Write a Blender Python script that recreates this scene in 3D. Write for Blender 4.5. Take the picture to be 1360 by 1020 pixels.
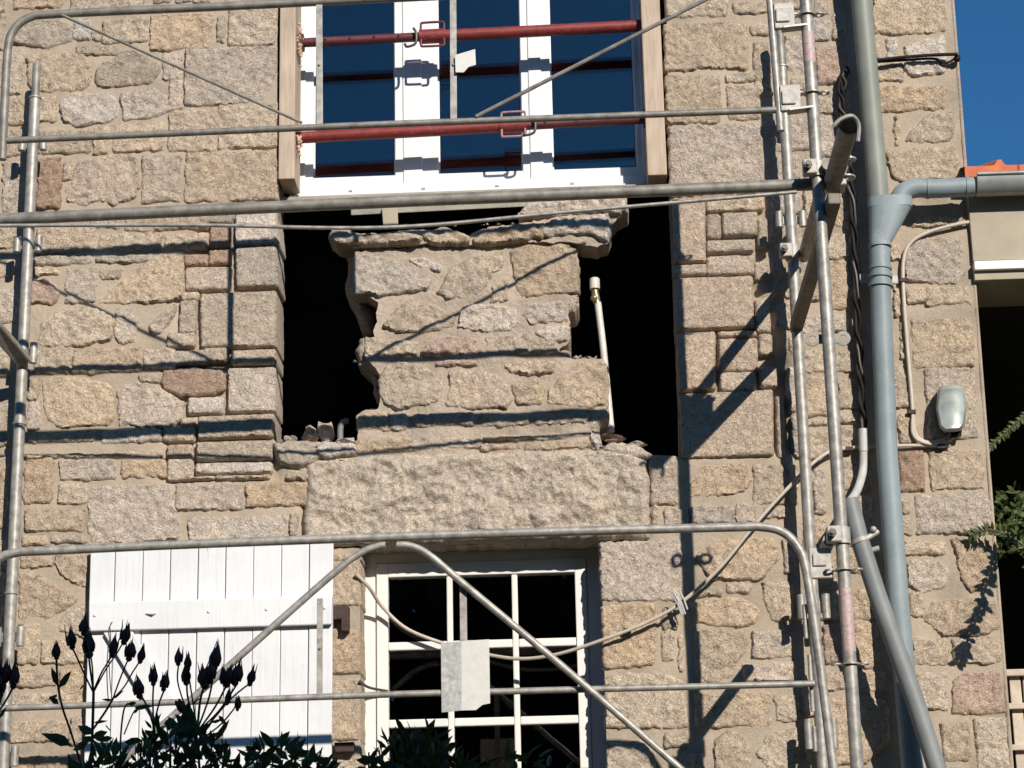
import bpy, math, random
import numpy as np
from mathutils import Vector, Matrix
from mathutils.geometry import delaunay_2d_cdt
random.seed(7); RNG = np.random.RandomState(11)
scene = bpy.context.scene
for o in list(bpy.data.objects): bpy.data.objects.remove(o)
col = scene.collection

# ------------------------------------------------------------------ camera
FPX = 3000.0                       # focal length in pixels of a 1360 px wide picture
PITCH, YAW, ROLL = [math.radians(a) for a in (16.6475, -2.066, -1.2123)]
DIST, EYE = 9.27, 1.6
def cam_axes():
    cp, sp, cy, sy = math.cos(PITCH), math.sin(PITCH), math.cos(YAW), math.sin(YAW)
    f = np.array([sy*cp, cy*cp, sp]); r = np.array([cy, -sy, 0.0]); u = np.cross(r, f)
    cr, sr = math.cos(ROLL), math.sin(ROLL)
    return r*cr + u*sr, -r*sr + u*cr, f
AX_R, AX_U, AX_F = cam_axes()
CAM = np.array([0.0, -DIST, EYE])
cd = bpy.data.cameras.new('camera'); cam = bpy.data.objects.new('camera', cd); col.objects.link(cam)
cd.sensor_width = 36.0; cd.lens = 36.0*FPX/1360.0; cd.clip_start = 0.05; cd.clip_end = 2000
cam.matrix_world = Matrix(((AX_R[0], AX_U[0], -AX_F[0], CAM[0]), (AX_R[1], AX_U[1], -AX_F[1], CAM[1]),
                           (AX_R[2], AX_U[2], -AX_F[2], CAM[2]), (0, 0, 0, 1)))
scene.camera = cam

# ------------------------------------------------------------------ sky, sun, exposure
SUN = Vector((-0.4855, 1.0, -0.5871)).normalized()          # direction the light travels
EL = math.asin(-SUN.z); AZ = math.atan2(-SUN.x, -SUN.y)     # azimuth of the sun measured from +Y towards +X
world = bpy.data.worlds.new('World'); scene.world = world; world.use_nodes = True
wn = world.node_tree; wn.nodes.clear()
sky = wn.nodes.new('ShaderNodeTexSky'); sky.sky_type = 'NISHITA'; sky.sun_disc = False
sky.sun_elevation = EL; sky.sun_rotation = AZ; sky.altitude = 300; sky.air_density = 0.8; sky.dust_density = 0.15; sky.ozone_density = 5.0
bg = wn.nodes.new('ShaderNodeBackground'); bg.inputs[1].default_value = 0.074
wo = wn.nodes.new('ShaderNodeOutputWorld')
tint = wn.nodes.new('ShaderNodeMix'); tint.data_type = 'RGBA'; tint.blend_type = 'MULTIPLY'; tint.inputs[0].default_value = 1.0
tint.inputs[7].default_value = (0.44, 0.97, 1.13, 1)            # the camera's white balance
wn.links.new(sky.outputs[0], tint.inputs[6]); wn.links.new(tint.outputs[2], bg.inputs[0]); wn.links.new(bg.outputs[0], wo.inputs[0])
sl = bpy.data.lights.new('sun', 'SUN'); sl.energy = 4.6; sl.angle = math.radians(0.5); sl.color = (1.0, 0.925, 0.83)
so = bpy.data.objects.new('sun', sl); col.objects.link(so)
so.rotation_euler = SUN.to_track_quat('-Z', 'Y').to_euler(); so.location = (6, -14, 14)
scene.view_settings.view_transform = 'Standard'; scene.view_settings.look = 'None'
scene.view_settings.exposure = 0.22; scene.view_settings.gamma = 1.0; scene.view_settings.use_curve_mapping = False

# ------------------------------------------------------------------ helpers
def W(px, py, d=0.0):
    """point on the plane d metres in front of the facade that is seen at this place of the photograph"""
    v = AX_R*(px-680.0) - AX_U*(py-510.0) + AX_F*FPX
    t = (-d - CAM[1])/v[1]
    return Vector(CAM + v*t)
def PXM(py, d=0.0): return 1.0/310.0*(DIST-d)/DIST

class Perlin:
    def __init__(s, seed):
        r = np.random.RandomState(seed); s.p = r.permutation(256); s.p = np.concatenate([s.p, s.p, s.p])
        g = r.normal(size=(256, 3)); s.g = g/np.linalg.norm(g, axis=1)[:, None]
    def __call__(s, P):
        P = np.asarray(P, float); i = np.floor(P).astype(int); f = P-i; i &= 255
        u = f*f*f*(f*(f*6-15)+10); out = 0
        for dx in (0, 1):
            for dy in (0, 1):
                for dz in (0, 1):
                    h = s.p[s.p[s.p[i[:, 0]+dx]+i[:, 1]+dy]+i[:, 2]+dz] & 255
                    n = (s.g[h]*(f-np.array([dx, dy, dz]))).sum(1)
                    w = (u[:, 0] if dx else 1-u[:, 0])*(u[:, 1] if dy else 1-u[:, 1])*(u[:, 2] if dz else 1-u[:, 2])
                    out = out+n*w
        return out
PN = Perlin(3)

def tagged(o, label=None, cat=None, group=None, kind=None):
    if label: o['label'] = label
    if cat: o['category'] = cat
    if group: o['group'] = group
    if kind: o['kind'] = kind
    return o
def thing(name, label, cat, loc, group=None):
    o = bpy.data.objects.new(name, None); col.objects.link(o); o.location = loc
    o.empty_display_size = 0.1
    return tagged(o, label, cat, group)
def world_loc(o):
    v = Vector(o.location)
    return v
def adopt(o, parent):
    o.parent = parent
    if parent.type == 'EMPTY': o.matrix_parent_inverse = Matrix.Translation(-Vector(parent.location))
def mesh_obj(name, V, F, mat, parent=None, smooth=False, auto=None):
    me = bpy.data.meshes.new(name); me.from_pydata([tuple(v) for v in V], [], F); me.update()
    if mat: me.materials.append(mat)
    if smooth: me.polygons.foreach_set('use_smooth', [True]*len(me.polygons))
    if smooth and auto is not None: me.set_sharp_from_angle(angle=math.radians(auto))
    o = bpy.data.objects.new(name, me); col.objects.link(o)
    if parent is not None: adopt(o, parent)
    return o

class MB:
    def __init__(s): s.V = []; s.F = []
    def box(s, a, b, bev=0.0):
        x0, x1 = sorted((a[0], b[0])); y0, y1 = sorted((a[1], b[1])); z0, z1 = sorted((a[2], b[2]))
        s.hexa([(x0,y0,z0),(x1,y0,z0),(x1,y1,z0),(x0,y1,z0),(x0,y0,z1),(x1,y0,z1),(x1,y1,z1),(x0,y1,z1)]); return s
    def hexa(s, c):
        n = len(s.V); s.V += [tuple(v) for v in c]
        s.F += [[n+i for i in q] for q in ((0,3,2,1),(4,5,6,7),(0,1,5,4),(1,2,6,5),(2,3,7,6),(3,0,4,7))]; return s
    def bar(s, p, q, w, t, up=(0,-1,0)):
        """rectangular bar from p to q, w wide across, t thick along 'up'"""
        p, q = Vector(p), Vector(q); a = (q-p).normalized(); u = Vector(up); u = (u-a*u.dot(a)).normalized(); c = a.cross(u)
        w /= 2; t /= 2
        s.hexa([p-c*w-u*t, p+c*w-u*t, q+c*w-u*t, q-c*w-u*t, p-c*w+u*t, p+c*w+u*t, q+c*w+u*t, q-c*w+u*t]); return s
    def tube(s, pts, r, n=14, caps=True, inner=None):
        pts = [Vector(p) for p in pts]; k = len(pts); rr = r if isinstance(r, (list, tuple)) else [r]*k
        base = len(s.V); prev = None
        for i, p in enumerate(pts):
            a = (pts[min(i+1, k-1)]-pts[max(i-1, 0)]).normalized()
            if prev is None:
                u = a.orthogonal().normalized()
            else:
                u = (prev-a*prev.dot(a))
                u = u.normalized() if u.length > 1e-6 else a.orthogonal().normalized()
            prev = u; c = a.cross(u)
            for j in range(n):
                t = 2*math.pi*j/n; s.V.append(tuple(p+(u*math.cos(t)+c*math.sin(t))*rr[i]))
        for i in range(k-1):
            for j in range(n):
                a0 = base+i*n+j; a1 = base+i*n+(j+1) % n
                s.F.append([a0, a1, a1+n, a0+n])
        if caps:
            s.F.append([base+j for j in range(n)][::-1]); s.F.append([base+(k-1)*n+j for j in range(n)])
        return s
    def ring(s, c, axis, r0, r1, h, n=16):
        """flat washer / collar"""
        a = Vector(axis).normalized(); u = a.orthogonal().normalized(); w = a.cross(u); c = Vector(c); b = len(s.V)
        for hh in (-h/2, h/2):
            for r in (r0, r1):
                for j in range(n):
                    t = 2*math.pi*j/n; s.V.append(tuple(c+a*hh+(u*math.cos(t)+w*math.sin(t))*r))
        for j in range(n):
            k = (j+1) % n; A, B, Cc, D = b, b+n, b+2*n, b+3*n
            s.F += [[A+j, B+j, B+k, A+k][::-1], [Cc+j, D+j, D+k, Cc+k], [B+j, D+j, D+k, B+k][::-1], [A+j, Cc+j, Cc+k, A+k]]
        return s
    def prism(s, poly, y0, y1):
        """polygon of (x, z) points extruded from y0 (front) to y1 (back)"""
        ar = sum(poly[i][0]*poly[(i+1) % len(poly)][1]-poly[(i+1) % len(poly)][0]*poly[i][1] for i in range(len(poly)))
        if ar < 0: poly = poly[::-1]
        n = len(poly); b = len(s.V)
        s.V += [(x, y0, z) for x, z in poly]+[(x, y1, z) for x, z in poly]
        s.F.append([b+i for i in range(n)]); s.F.append([b+n+i for i in range(n)][::-1])
        for i in range(n):
            j = (i+1) % n; s.F.append([b+i, b+n+i, b+n+j, b+j])
        return s
    def ball(s, c, r, n=10, m=7, sc=(1,1,1)):
        b = len(s.V)
        for i in range(m+1):
            f = math.pi*i/m
            for j in range(n):
                t = 2*math.pi*j/n
                s.V.append((c[0]+r*sc[0]*math.sin(f)*math.cos(t), c[1]+r*sc[1]*math.sin(f)*math.sin(t), c[2]+r*sc[2]*math.cos(f)))
        for i in range(m):
            for j in range(n):
                k = (j+1) % n; s.F.append([b+i*n+j, b+(i+1)*n+j, b+(i+1)*n+k, b+i*n+k])
        return s
    def build(s, name, mat, parent=None, smooth=False, auto=40, bevel=0):
        o = mesh_obj(name, s.V, s.F, mat, parent, smooth, auto if smooth else None)
        if bevel:
            m = o.modifiers.new('bevel', 'BEVEL'); m.width = bevel; m.segments = 2; m.limit_method = 'ANGLE'; m.angle_limit = math.radians(50)
        return o
def spline(P, k=8):
    P = [Vector(p) for p in P]; out = []
    for i in range(len(P)-1):
        p0, p1, p2, p3 = P[max(i-1, 0)], P[i], P[i+1], P[min(i+2, len(P)-1)]
        for j in range(k):
            t = j/k; out.append(0.5*((2*p1)+(p2-p0)*t+(2*p0-5*p1+4*p2-p3)*t*t+(3*p1-p0-3*p2+p3)*t**3))
    out.append(P[-1]); return out
def PX(pts, d=None): return [W(p[0], p[1], p[2] if len(p) > 2 else d) for p in pts]

# ------------------------------------------------------------------ materials
def new_mat(name):
    m = bpy.data.materials.new(name); m.use_nodes = True; nt = m.node_tree
    b = nt.nodes['Principled BSDF']; return m, nt, b
def N(nt, t, **kw):
    n = nt.nodes.new(t)
    for k, v in kw.items():
        if k.startswith('i_'): n.inputs[int(k[2:])].default_value = v
        else: setattr(n, k, v)
    return n
def noise(nt, scale, detail=4, rough=0.55, vec=None, dist=0.0):
    n = nt.nodes.new('ShaderNodeTexNoise'); n.inputs['Scale'].default_value = scale; n.inputs['Detail'].default_value = detail
    n.inputs['Roughness'].default_value = rough; n.inputs['Distortion'].default_value = dist
    if vec is not None: nt.links.new(vec, n.inputs['Vector'])
    return n
def ramp(nt, src, stops):
    r = nt.nodes.new('ShaderNodeValToRGB'); e = r.color_ramp.elements
    while len(e) < len(stops): e.new(0.5)
    for q, (p, c) in zip(e, stops):
        q.position = p; q.color = (c if len(c) == 4 else tuple(c)+(1,)) if isinstance(c, (tuple, list)) else (c, c, c, 1)
    nt.links.new(src, r.inputs[0]); return r
def mix(nt, mode, fac, a, b):
    m = nt.nodes.new('ShaderNodeMix'); m.data_type = 'RGBA'; m.blend_type = mode
    for sock, v in ((m.inputs[0], fac), (m.inputs[6], a), (m.inputs[7], b)):
        if hasattr(v, 'is_output'): nt.links.new(v, sock)
        else: sock.default_value = v if not isinstance(v, tuple) else (v if len(v) == 4 else v+(1,))
    return m.outputs[2]
def bump(nt, b, h, strength, dist, prev=None):
    n = nt.nodes.new('ShaderNodeBump'); n.inputs['Strength'].default_value = strength; n.inputs['Distance'].default_value = dist
    nt.links.new(h, n.inputs['Height'])
    if prev is not None: nt.links.new(prev, n.inputs['Normal'])
    if b is not None: nt.links.new(n.outputs[0], b.inputs['Normal'])
    return n.outputs[0]
def coords(nt): return nt.nodes.new('ShaderNodeTexCoord').outputs['Object']

def make_stone():
    m, nt, b = new_mat('granite'); v = coords(nt)
    oi = nt.nodes.new('ShaderNodeObjectInfo')
    big = noise(nt, 7, 4, 0.6, v); grain = noise(nt, 210, 3, 0.7, v); mid = noise(nt, 34, 5, 0.62, v, 0.6)
    rust = noise(nt, 11, 5, 0.65, v, 0.8); lich = noise(nt, 22, 6, 0.7, v)
    c = mix(nt, 'MULTIPLY', 1.0, oi.outputs['Color'], ramp(nt, big.outputs[0], [(0.3, (0.88, 0.88, 0.90)), (0.55, (1, 1, 1)), (0.75, (1.1, 1.06, 1.0))]).outputs[0])
    c = mix(nt, 'MIX', ramp(nt, rust.outputs[0], [(0.56, 0.0), (0.75, 0.36)]).outputs[0], c, (0.50, 0.34, 0.20))
    c = mix(nt, 'MIX', ramp(nt, lich.outputs[0], [(0.6, 0.0), (0.72, 0.4)]).outputs[0], c, (0.66, 0.60, 0.52))
    c = mix(nt, 'MULTIPLY', 0.75, c, ramp(nt, mid.outputs[0], [(0.33, 0.78), (0.47, 1.0), (0.7, 1.16)]).outputs[0])
    c = mix(nt, 'MULTIPLY', 0.85, c, ramp(nt, grain.outputs[0], [(0.34, 0.58), (0.42, 0.99), (0.56, 1.08), (0.68, 1.38)]).outputs[0])
    nt.links.new(c, b.inputs['Base Color']); b.inputs['Roughness'].default_value = 0.9; b.inputs['Specular IOR Level'].default_value = 0.25
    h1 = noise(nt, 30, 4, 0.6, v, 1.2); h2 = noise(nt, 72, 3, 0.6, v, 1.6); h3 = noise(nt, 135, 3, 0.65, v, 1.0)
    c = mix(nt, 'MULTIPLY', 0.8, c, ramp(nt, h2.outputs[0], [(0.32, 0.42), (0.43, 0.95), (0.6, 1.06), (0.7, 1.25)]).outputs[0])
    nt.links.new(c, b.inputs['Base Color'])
    n0 = bump(nt, None, h1.outputs[0], 0.9, 0.022)
    n1 = bump(nt, None, h2.outputs[0], 0.95, 0.015, n0)
    bump(nt, b, h3.outputs[0], 0.8, 0.007, n1)
    return m
def make_mortar(name, colr, rel=1.0):
    m, nt, b = new_mat(name); v = coords(nt)
    a = noise(nt, 5, 5, 0.6, v); g = noise(nt, 260, 3, 0.7, v); d = noise(nt, 60, 5, 0.6, v)
    c = mix(nt, 'MULTIPLY', 1.0, colr, ramp(nt, a.outputs[0], [(0.3, (0.84, 0.83, 0.82)), (0.6, (1.04, 1.02, 1.0)), (0.75, (1.1, 1.08, 1.06))]).outputs[0])
    st = noise(nt, 2.2, 6, 0.7, v, 0.5); c = mix(nt, 'MULTIPLY', 0.8, c, ramp(nt, st.outputs[0], [(0.36, (0.74, 0.73, 0.72)), (0.5, (1, 1, 1)), (0.66, (1.14, 1.12, 1.1))]).outputs[0])
    c = mix(nt, 'MULTIPLY', 0.5, c, ramp(nt, g.outputs[0], [(0.36, 0.62), (0.5, 1.0), (0.7, 1.2)]).outputs[0])
    nt.links.new(c, b.inputs['Base Color']); b.inputs['Roughness'].default_value = 0.95; b.inputs['Specular IOR Level'].default_value = 0.15
    n1 = bump(nt, None, d.outputs[0], 0.6*rel, 0.008); bump(nt, b, g.outputs[0], 0.5*rel, 0.003, n1)
    return m
def simple(name, colr, rough=0.6, metal=0.0, var=0.25, scale=20, bmp=0.15, bdist=0.002, spec=0.5, dirt=None):
    m, nt, b = new_mat(name); v = coords(nt); a = noise(nt, scale, 5, 0.6, v)
    lo, hi = 1-var, 1+var*0.6
    c = mix(nt, 'MULTIPLY', 1.0, tuple(colr), ramp(nt, a.outputs[0], [(0.3, lo), (0.7, hi)]).outputs[0])
    if dirt:
        dn = noise(nt, dirt[2], 6, 0.7, v); c = mix(nt, 'MIX', ramp(nt, dn.outputs[0], [(dirt[3], 0.0), (dirt[3]+0.1, dirt[1])]).outputs[0], c, tuple(dirt[0]))
    nt.links.new(c, b.inputs['Base Color']); b.inputs['Roughness'].default_value = rough; b.inputs['Metallic'].default_value = metal
    b.inputs['Specular IOR Level'].default_value = spec
    if bmp:
        f = noise(nt, scale*5, 4, 0.6, v); bump(nt, b, f.outputs[0], bmp, bdist)
    return m
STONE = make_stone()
MORTAR = make_mortar('lime_mortar', (0.425, 0.36, 0.283))
RAWMORTAR = make_mortar('broken_mortar', (0.475, 0.40, 0.325), 1.8)
CONCRETE = make_mortar('sill_concrete', (0.36, 0.34, 0.29))
GALV = simple('galvanised_steel', (0.37, 0.35, 0.315), 0.5, 0.3, 0.45, 26, 0.12, 0.001, dirt=((0.60, 0.58, 0.54), 0.75, 85, 0.59))
GALVD = simple('weathered_galvanised_steel', (0.25, 0.235, 0.205), 0.55, 0.25, 0.4, 24, 0.12, 0.001, dirt=((0.52, 0.49, 0.45), 0.7, 85, 0.61))
COUPLER = simple('pale_coupler_steel', (0.43, 0.41, 0.37), 0.55, 0.2, 0.3, 40, 0.2, 0.001)
DARKSTEEL = simple('dark_steel', (0.12, 0.11, 0.10), 0.5, 0.5, 0.3, 40, 0.1)
SHADEST = simple('shaded_brown_steel', (0.17, 0.145, 0.115), 0.6, 0.1, 0.35, 20, 0.15)  # the brace's shaded side put into its base colour
PINK = simple('pink_spray_paint', (0.52, 0.34, 0.33), 0.6, 0.1, 0.3, 60, 0.1, dirt=((0.44, 0.41, 0.37), 0.95, 48, 0.47))
REDP = simple('red_prop_paint', (0.23, 0.032, 0.028), 0.5, 0.0, 0.3, 30, 0.15, dirt=((0.42, 0.2, 0.17), 0.75, 60, 0.6))
REDD = simple('dark_red_prop_paint', (0.12, 0.025, 0.03), 0.5, 0.0, 0.3, 30, 0.15, dirt=((0.33, 0.13, 0.12), 0.7, 70, 0.62))
PINKH = simple('faded_pink_paint', (0.4, 0.2, 0.22), 0.55, 0.1, 0.3, 40, 0.1)
PVC = simple('white_window_plastic', (0.74, 0.75, 0.75), 0.35, 0.0, 0.04, 8, 0.0)
CREAM = simple('cream_window_paint', (0.75, 0.725, 0.68), 0.5, 0.0, 0.08, 12, 0.06, dirt=((0.5, 0.46, 0.4), 0.5, 30, 0.66))
def make_shutter_paint():
    m, nt, b = new_mat('white_shutter_paint'); v = coords(nt)
    mp = nt.nodes.new('ShaderNodeMapping'); mp.inputs['Scale'].default_value = (30, 30, 1.6); nt.links.new(v, mp.inputs[0])
    gr = noise(nt, 3, 5, 0.6, mp.outputs[0]); d = noise(nt, 3.0, 6, 0.7, v); cr = noise(nt, 1.6, 3, 0.6, mp.outputs[0])
    c = mix(nt, 'MULTIPLY', 1.0, (0.70, 0.71, 0.72), ramp(nt, d.outputs[0], [(0.3, 0.92), (0.6, 1.03)]).outputs[0])
    c = mix(nt, 'MULTIPLY', 0.6, c, ramp(nt, gr.outputs[0], [(0.25, 0.86), (0.5, 1.0)]).outputs[0])
    c = mix(nt, 'MIX', ramp(nt, cr.outputs[0], [(0.705, 0.0), (0.72, 0.7)]).outputs[0], c, (0.3, 0.29, 0.28))
    nt.links.new(c, b.inputs['Base Color']); b.inputs['Roughness'].default_value = 0.5; bump(nt, b, gr.outputs[0], 0.35, 0.003)
    return m
SHUTTER = make_shutter_paint()
ZINC = simple('blue_grey_downpipe_paint', (0.235, 0.285, 0.30), 0.55, 0.0, 0.2, 5, 0.12, 0.003, dirt=((0.40, 0.43, 0.43), 0.45, 26, 0.6))
ZINCG = simple('green_grey_downpipe_paint', (0.215, 0.23, 0.195), 0.55, 0.0, 0.22, 5, 0.12, 0.003, dirt=((0.36, 0.37, 0.34), 0.4, 30, 0.62))
GREYPVC = simple('grey_conduit_plastic', (0.205, 0.22, 0.22), 0.55, 0.0, 0.2, 8, 0.1, dirt=((0.4, 0.4, 0.38), 0.5, 80, 0.68))
GUTTER = simple('grey_gutter_metal', (0.30, 0.31, 0.305), 0.5, 0.3, 0.25, 12, 0.05)
CABLEC = simple('cream_cable', (0.52, 0.45, 0.375), 0.5, 0, 0.15, 30, 0.0)
CABLEW = simple('white_conduit', (0.5, 0.5, 0.48), 0.5, 0, 0.15, 30, 0.0)
CABLEB = simple('black_cable', (0.018, 0.015, 0.015), 0.6, 0, 0.2, 30, 0.0, spec=0.15)
CABLEG = simple('grey_cable_tape', (0.06, 0.052, 0.05), 0.5, 0, 0.3, 30, 0.0)
BOXM = simple('grey_meter_box_plastic', (0.33, 0.37, 0.345), 0.25, 0.1, 0.3, 14, 0.05, dirt=((0.12, 0.11, 0.09), 0.6, 40, 0.64))
TERRA = simple('orange_roof_tile', (0.60, 0.16, 0.06), 0.7, 0, 0.2, 16, 0.2)
FASCIA = simple('cream_render', (0.40, 0.345, 0.26), 0.8, 0, 0.14, 6, 0.1)
WHITEP = simple('white_painted_rail', (0.8, 0.78, 0.72), 0.5, 0, 0.06, 10, 0.0)
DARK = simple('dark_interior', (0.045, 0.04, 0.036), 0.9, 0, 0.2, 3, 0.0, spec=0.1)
DIRTW = simple('white_sanitary_pipe', (0.66, 0.62, 0.55), 0.4, 0, 0.2, 30, 0.05, dirt=((0.3, 0.26, 0.2), 0.6, 60, 0.6))
BRASS = simple('tarnished_brass', (0.36, 0.29, 0.17), 0.4, 0.6, 0.5, 50, 0.1)
RUSTY = simple('rusty_brown_iron', (0.06, 0.032, 0.026), 0.7, 0.2, 0.4, 40, 0.2)
PLATE = simple('pale_tag_plate', (0.62, 0.61, 0.57), 0.45, 0.15, 0.1, 30, 0.05, dirt=((0.35, 0.35, 0.34), 0.6, 60, 0.62))
PLATED = simple('scratched_tag_plate', (0.60, 0.60, 0.575), 0.45, 0.1, 0.35, 45, 0.2, dirt=((0.75, 0.75, 0.73), 0.8, 90, 0.58))
FOAM = simple('expanding_foam', (0.62, 0.42, 0.30), 0.8, 0, 0.3, 40, 0.3)
PLANT = simple('rose_stem_green', (0.12, 0.075, 0.04), 0.6, 0, 0.3, 60, 0.0)
BUD = simple('rose_bud_red_green', (0.17, 0.055, 0.035), 0.6, 0, 0.4, 50, 0.0)
def leaf_mat(name, c, tr=0.25):
    m, nt, b = new_mat(name); oi = noise(nt, 9, 3, 0.6, coords(nt))
    cc = mix(nt, 'MULTIPLY', 1.0, c, ramp(nt, oi.outputs[0], [(0.3, (0.6, 0.65, 0.6)), (0.7, (1.35, 1.3, 1.1))]).outputs[0])
    nt.links.new(cc, b.inputs['Base Color']); b.inputs['Roughness'].default_value = 0.5
    t = nt.nodes.new('ShaderNodeBsdfTranslucent'); nt.links.new(cc, t.inputs[0])
    ms = nt.nodes.new('ShaderNodeMixShader'); ms.inputs[0].default_value = tr
    out = nt.nodes['Material Output']; nt.links.new(b.outputs[0], ms.inputs[1]); nt.links.new(t.outputs[0], ms.inputs[2]); nt.links.new(ms.outputs[0], out.inputs[0])
    return m
LEAFD = leaf_mat('dark_green_leaf', (0.075, 0.10, 0.025), 0.3)
LEAF = leaf_mat('shrub_leaf', (0.085, 0.12, 0.04), 0.3)
TREEL = leaf_mat('tree_leaf', (0.028, 0.04, 0.018), 0.1)
def make_wood():
    m, nt, b = new_mat('sawn_timber'); v = coords(nt)
    mp = nt.nodes.new('ShaderNodeMapping'); mp.inputs['Scale'].default_value = (14, 14, 1.0); nt.links.new(v, mp.inputs[0])
    n1 = noise(nt, 5, 6, 0.65, mp.outputs[0], 0.4); n2 = noise(nt, 6, 3, 0.5, v)
    c = ramp(nt, n1.outputs[0], [(0.28, (0.36, 0.275, 0.20)), (0.5, (0.49, 0.385, 0.29)), (0.72, (0.57, 0.46, 0.36))]).outputs[0]
    c = mix(nt, 'MULTIPLY', 0.6, c, ramp(nt, n2.outputs[0], [(0.3, 0.75), (0.6, 1.05)]).outputs[0])
    nt.links.new(c, b.inputs['Base Color']); b.inputs['Roughness'].default_value = 0.8; bump(nt, b, n1.outputs[0], 0.4, 0.004)
    return m
WOOD = make_wood()
PALEWOOD = simple('pale_painted_wood', (0.56, 0.47, 0.37), 0.8, 0, 0.25, 14, 0.15)
def make_glass():
    m, nt, b = new_mat('window_glass'); b.inputs['Base Color'].default_value = (0.93, 0.97, 1.0, 1)
    b.inputs['Roughness'].default_value = 0.0; b.inputs['IOR'].default_value = 1.52; b.inputs['Transmission Weight'].default_value = 1.0
    n = noise(nt, 1.7, 2, 0.5, coords(nt)); bump(nt, b, n.outputs[0], 0.05, 0.02)
    return m
GLASS = make_glass()
def make_ground():
    m, nt, b = new_mat('garden_ground'); v = coords(nt); a = noise(nt, 0.6, 6, 0.6, v)
    c = ramp(nt, a.outputs[0], [(0.35, (0.05, 0.06, 0.025)), (0.6, (0.09, 0.085, 0.05))]).outputs[0]
    nt.links.new(c, b.inputs['Base Color']); b.inputs['Roughness'].default_value = 0.95; return m
GROUND = make_ground()

# ------------------------------------------------------------------ ground
ys = [-300, -6, -2.2, 300]; zs = [0.0, 0.0, 0.8, 0.8]; V = []; F = []
for y, z in zip(ys, zs): V += [(-300, y, z), (300, y, z)]
F = [[2*i, 2*i+1, 2*i+3, 2*i+2] for i in range(3)]
tagged(mesh_obj('ground', V, F, GROUND), kind='structure')

# ------------------------------------------------------------------ stone and mortar meshes
def inside(P, poly):
    x, z = P[:, 0], P[:, 1]; r = np.zeros(len(P), bool); n = len(poly); j = n-1
    for i in range(n):
        xi, zi = poly[i]; xj, zj = poly[j]
        if zi != zj:
            r ^= ((zi > z) != (zj > z)) & (x < (xj-xi)*(z-zi)/(zj-zi)+xi)
        j = i
    return r
def edge_dist(P, poly):
    A = np.asarray(poly); B = np.roll(A, -1, 0); D = B-A; L = (D*D).sum(1)+1e-12; best = np.full(len(P), 1e9)
    for s in range(0, len(P), 4000):
        q = P[s:s+4000, None, :]-A[None]; t = np.clip((q*D[None]).sum(2)/L[None], 0, 1)
        best[s:s+4000] = np.sqrt(((q-t[..., None]*D[None])**2).sum(2)).min(1)
    return best
def ccw(p):
    p = np.asarray(p, float); a = (p[:, 0]*np.roll(p[:, 1], -1)-np.roll(p[:, 0], -1)*p[:, 1]).sum()
    return p if a > 0 else p[::-1]
def chaikin(p, k=1, w=0.25):
    for _ in range(k):
        n = np.roll(p, -1, 0); q = np.empty((2*len(p), 2)); q[0::2] = p*(1-w)+n*w; q[1::2] = p*w+n*(1-w); p = q
    return p
def resample(p, step):
    out = []
    for a, b in zip(p, np.roll(p, -1, 0)):
        L = np.linalg.norm(b-a); k = max(1, int(round(L/step)))
        for i in range(k): out.append(a+(b-a)*i/k)
    return np.array(out)
def triangulate(outlines, pts, test):
    vs = []; es = []
    for o in outlines:
        b = len(vs); vs += [Vector((p[0], p[1])) for p in o]; es += [(b+i, b+(i+1) % len(o)) for i in range(len(o))]
    vs += [Vector((p[0], p[1])) for p in pts]
    ov, oe, of, ov_o, _, _ = delaunay_2d_cdt(vs, es, [], 0, 1e-6)
    P = np.array([(v.x, v.y) for v in ov]); T = np.array([f for f in of])
    cen = P[T].mean(1); T = T[test(cen)]
    idx = {}
    for i, src in enumerate(ov_o):
        for s_ in src: idx[s_] = i
    return P, T, idx
def relief(X, Z, seed, amp):
    o = seed*7.31; P = np.stack([X, np.full_like(X, o), Z], 1)
    n = 0.008*PN(P*6)+0.009*PN(P*14+3.1)
    r = 1-np.abs(PN(P*19+9.7))*2.4
    n += 0.0055*r+0.0075*PN(P*34+1.3)+0.0045*PN(P*61+4.4)
    n -= 0.012*np.clip(PN(P*40+17)-.18, 0, 1)
    return n*amp
seedc = [0]
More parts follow.
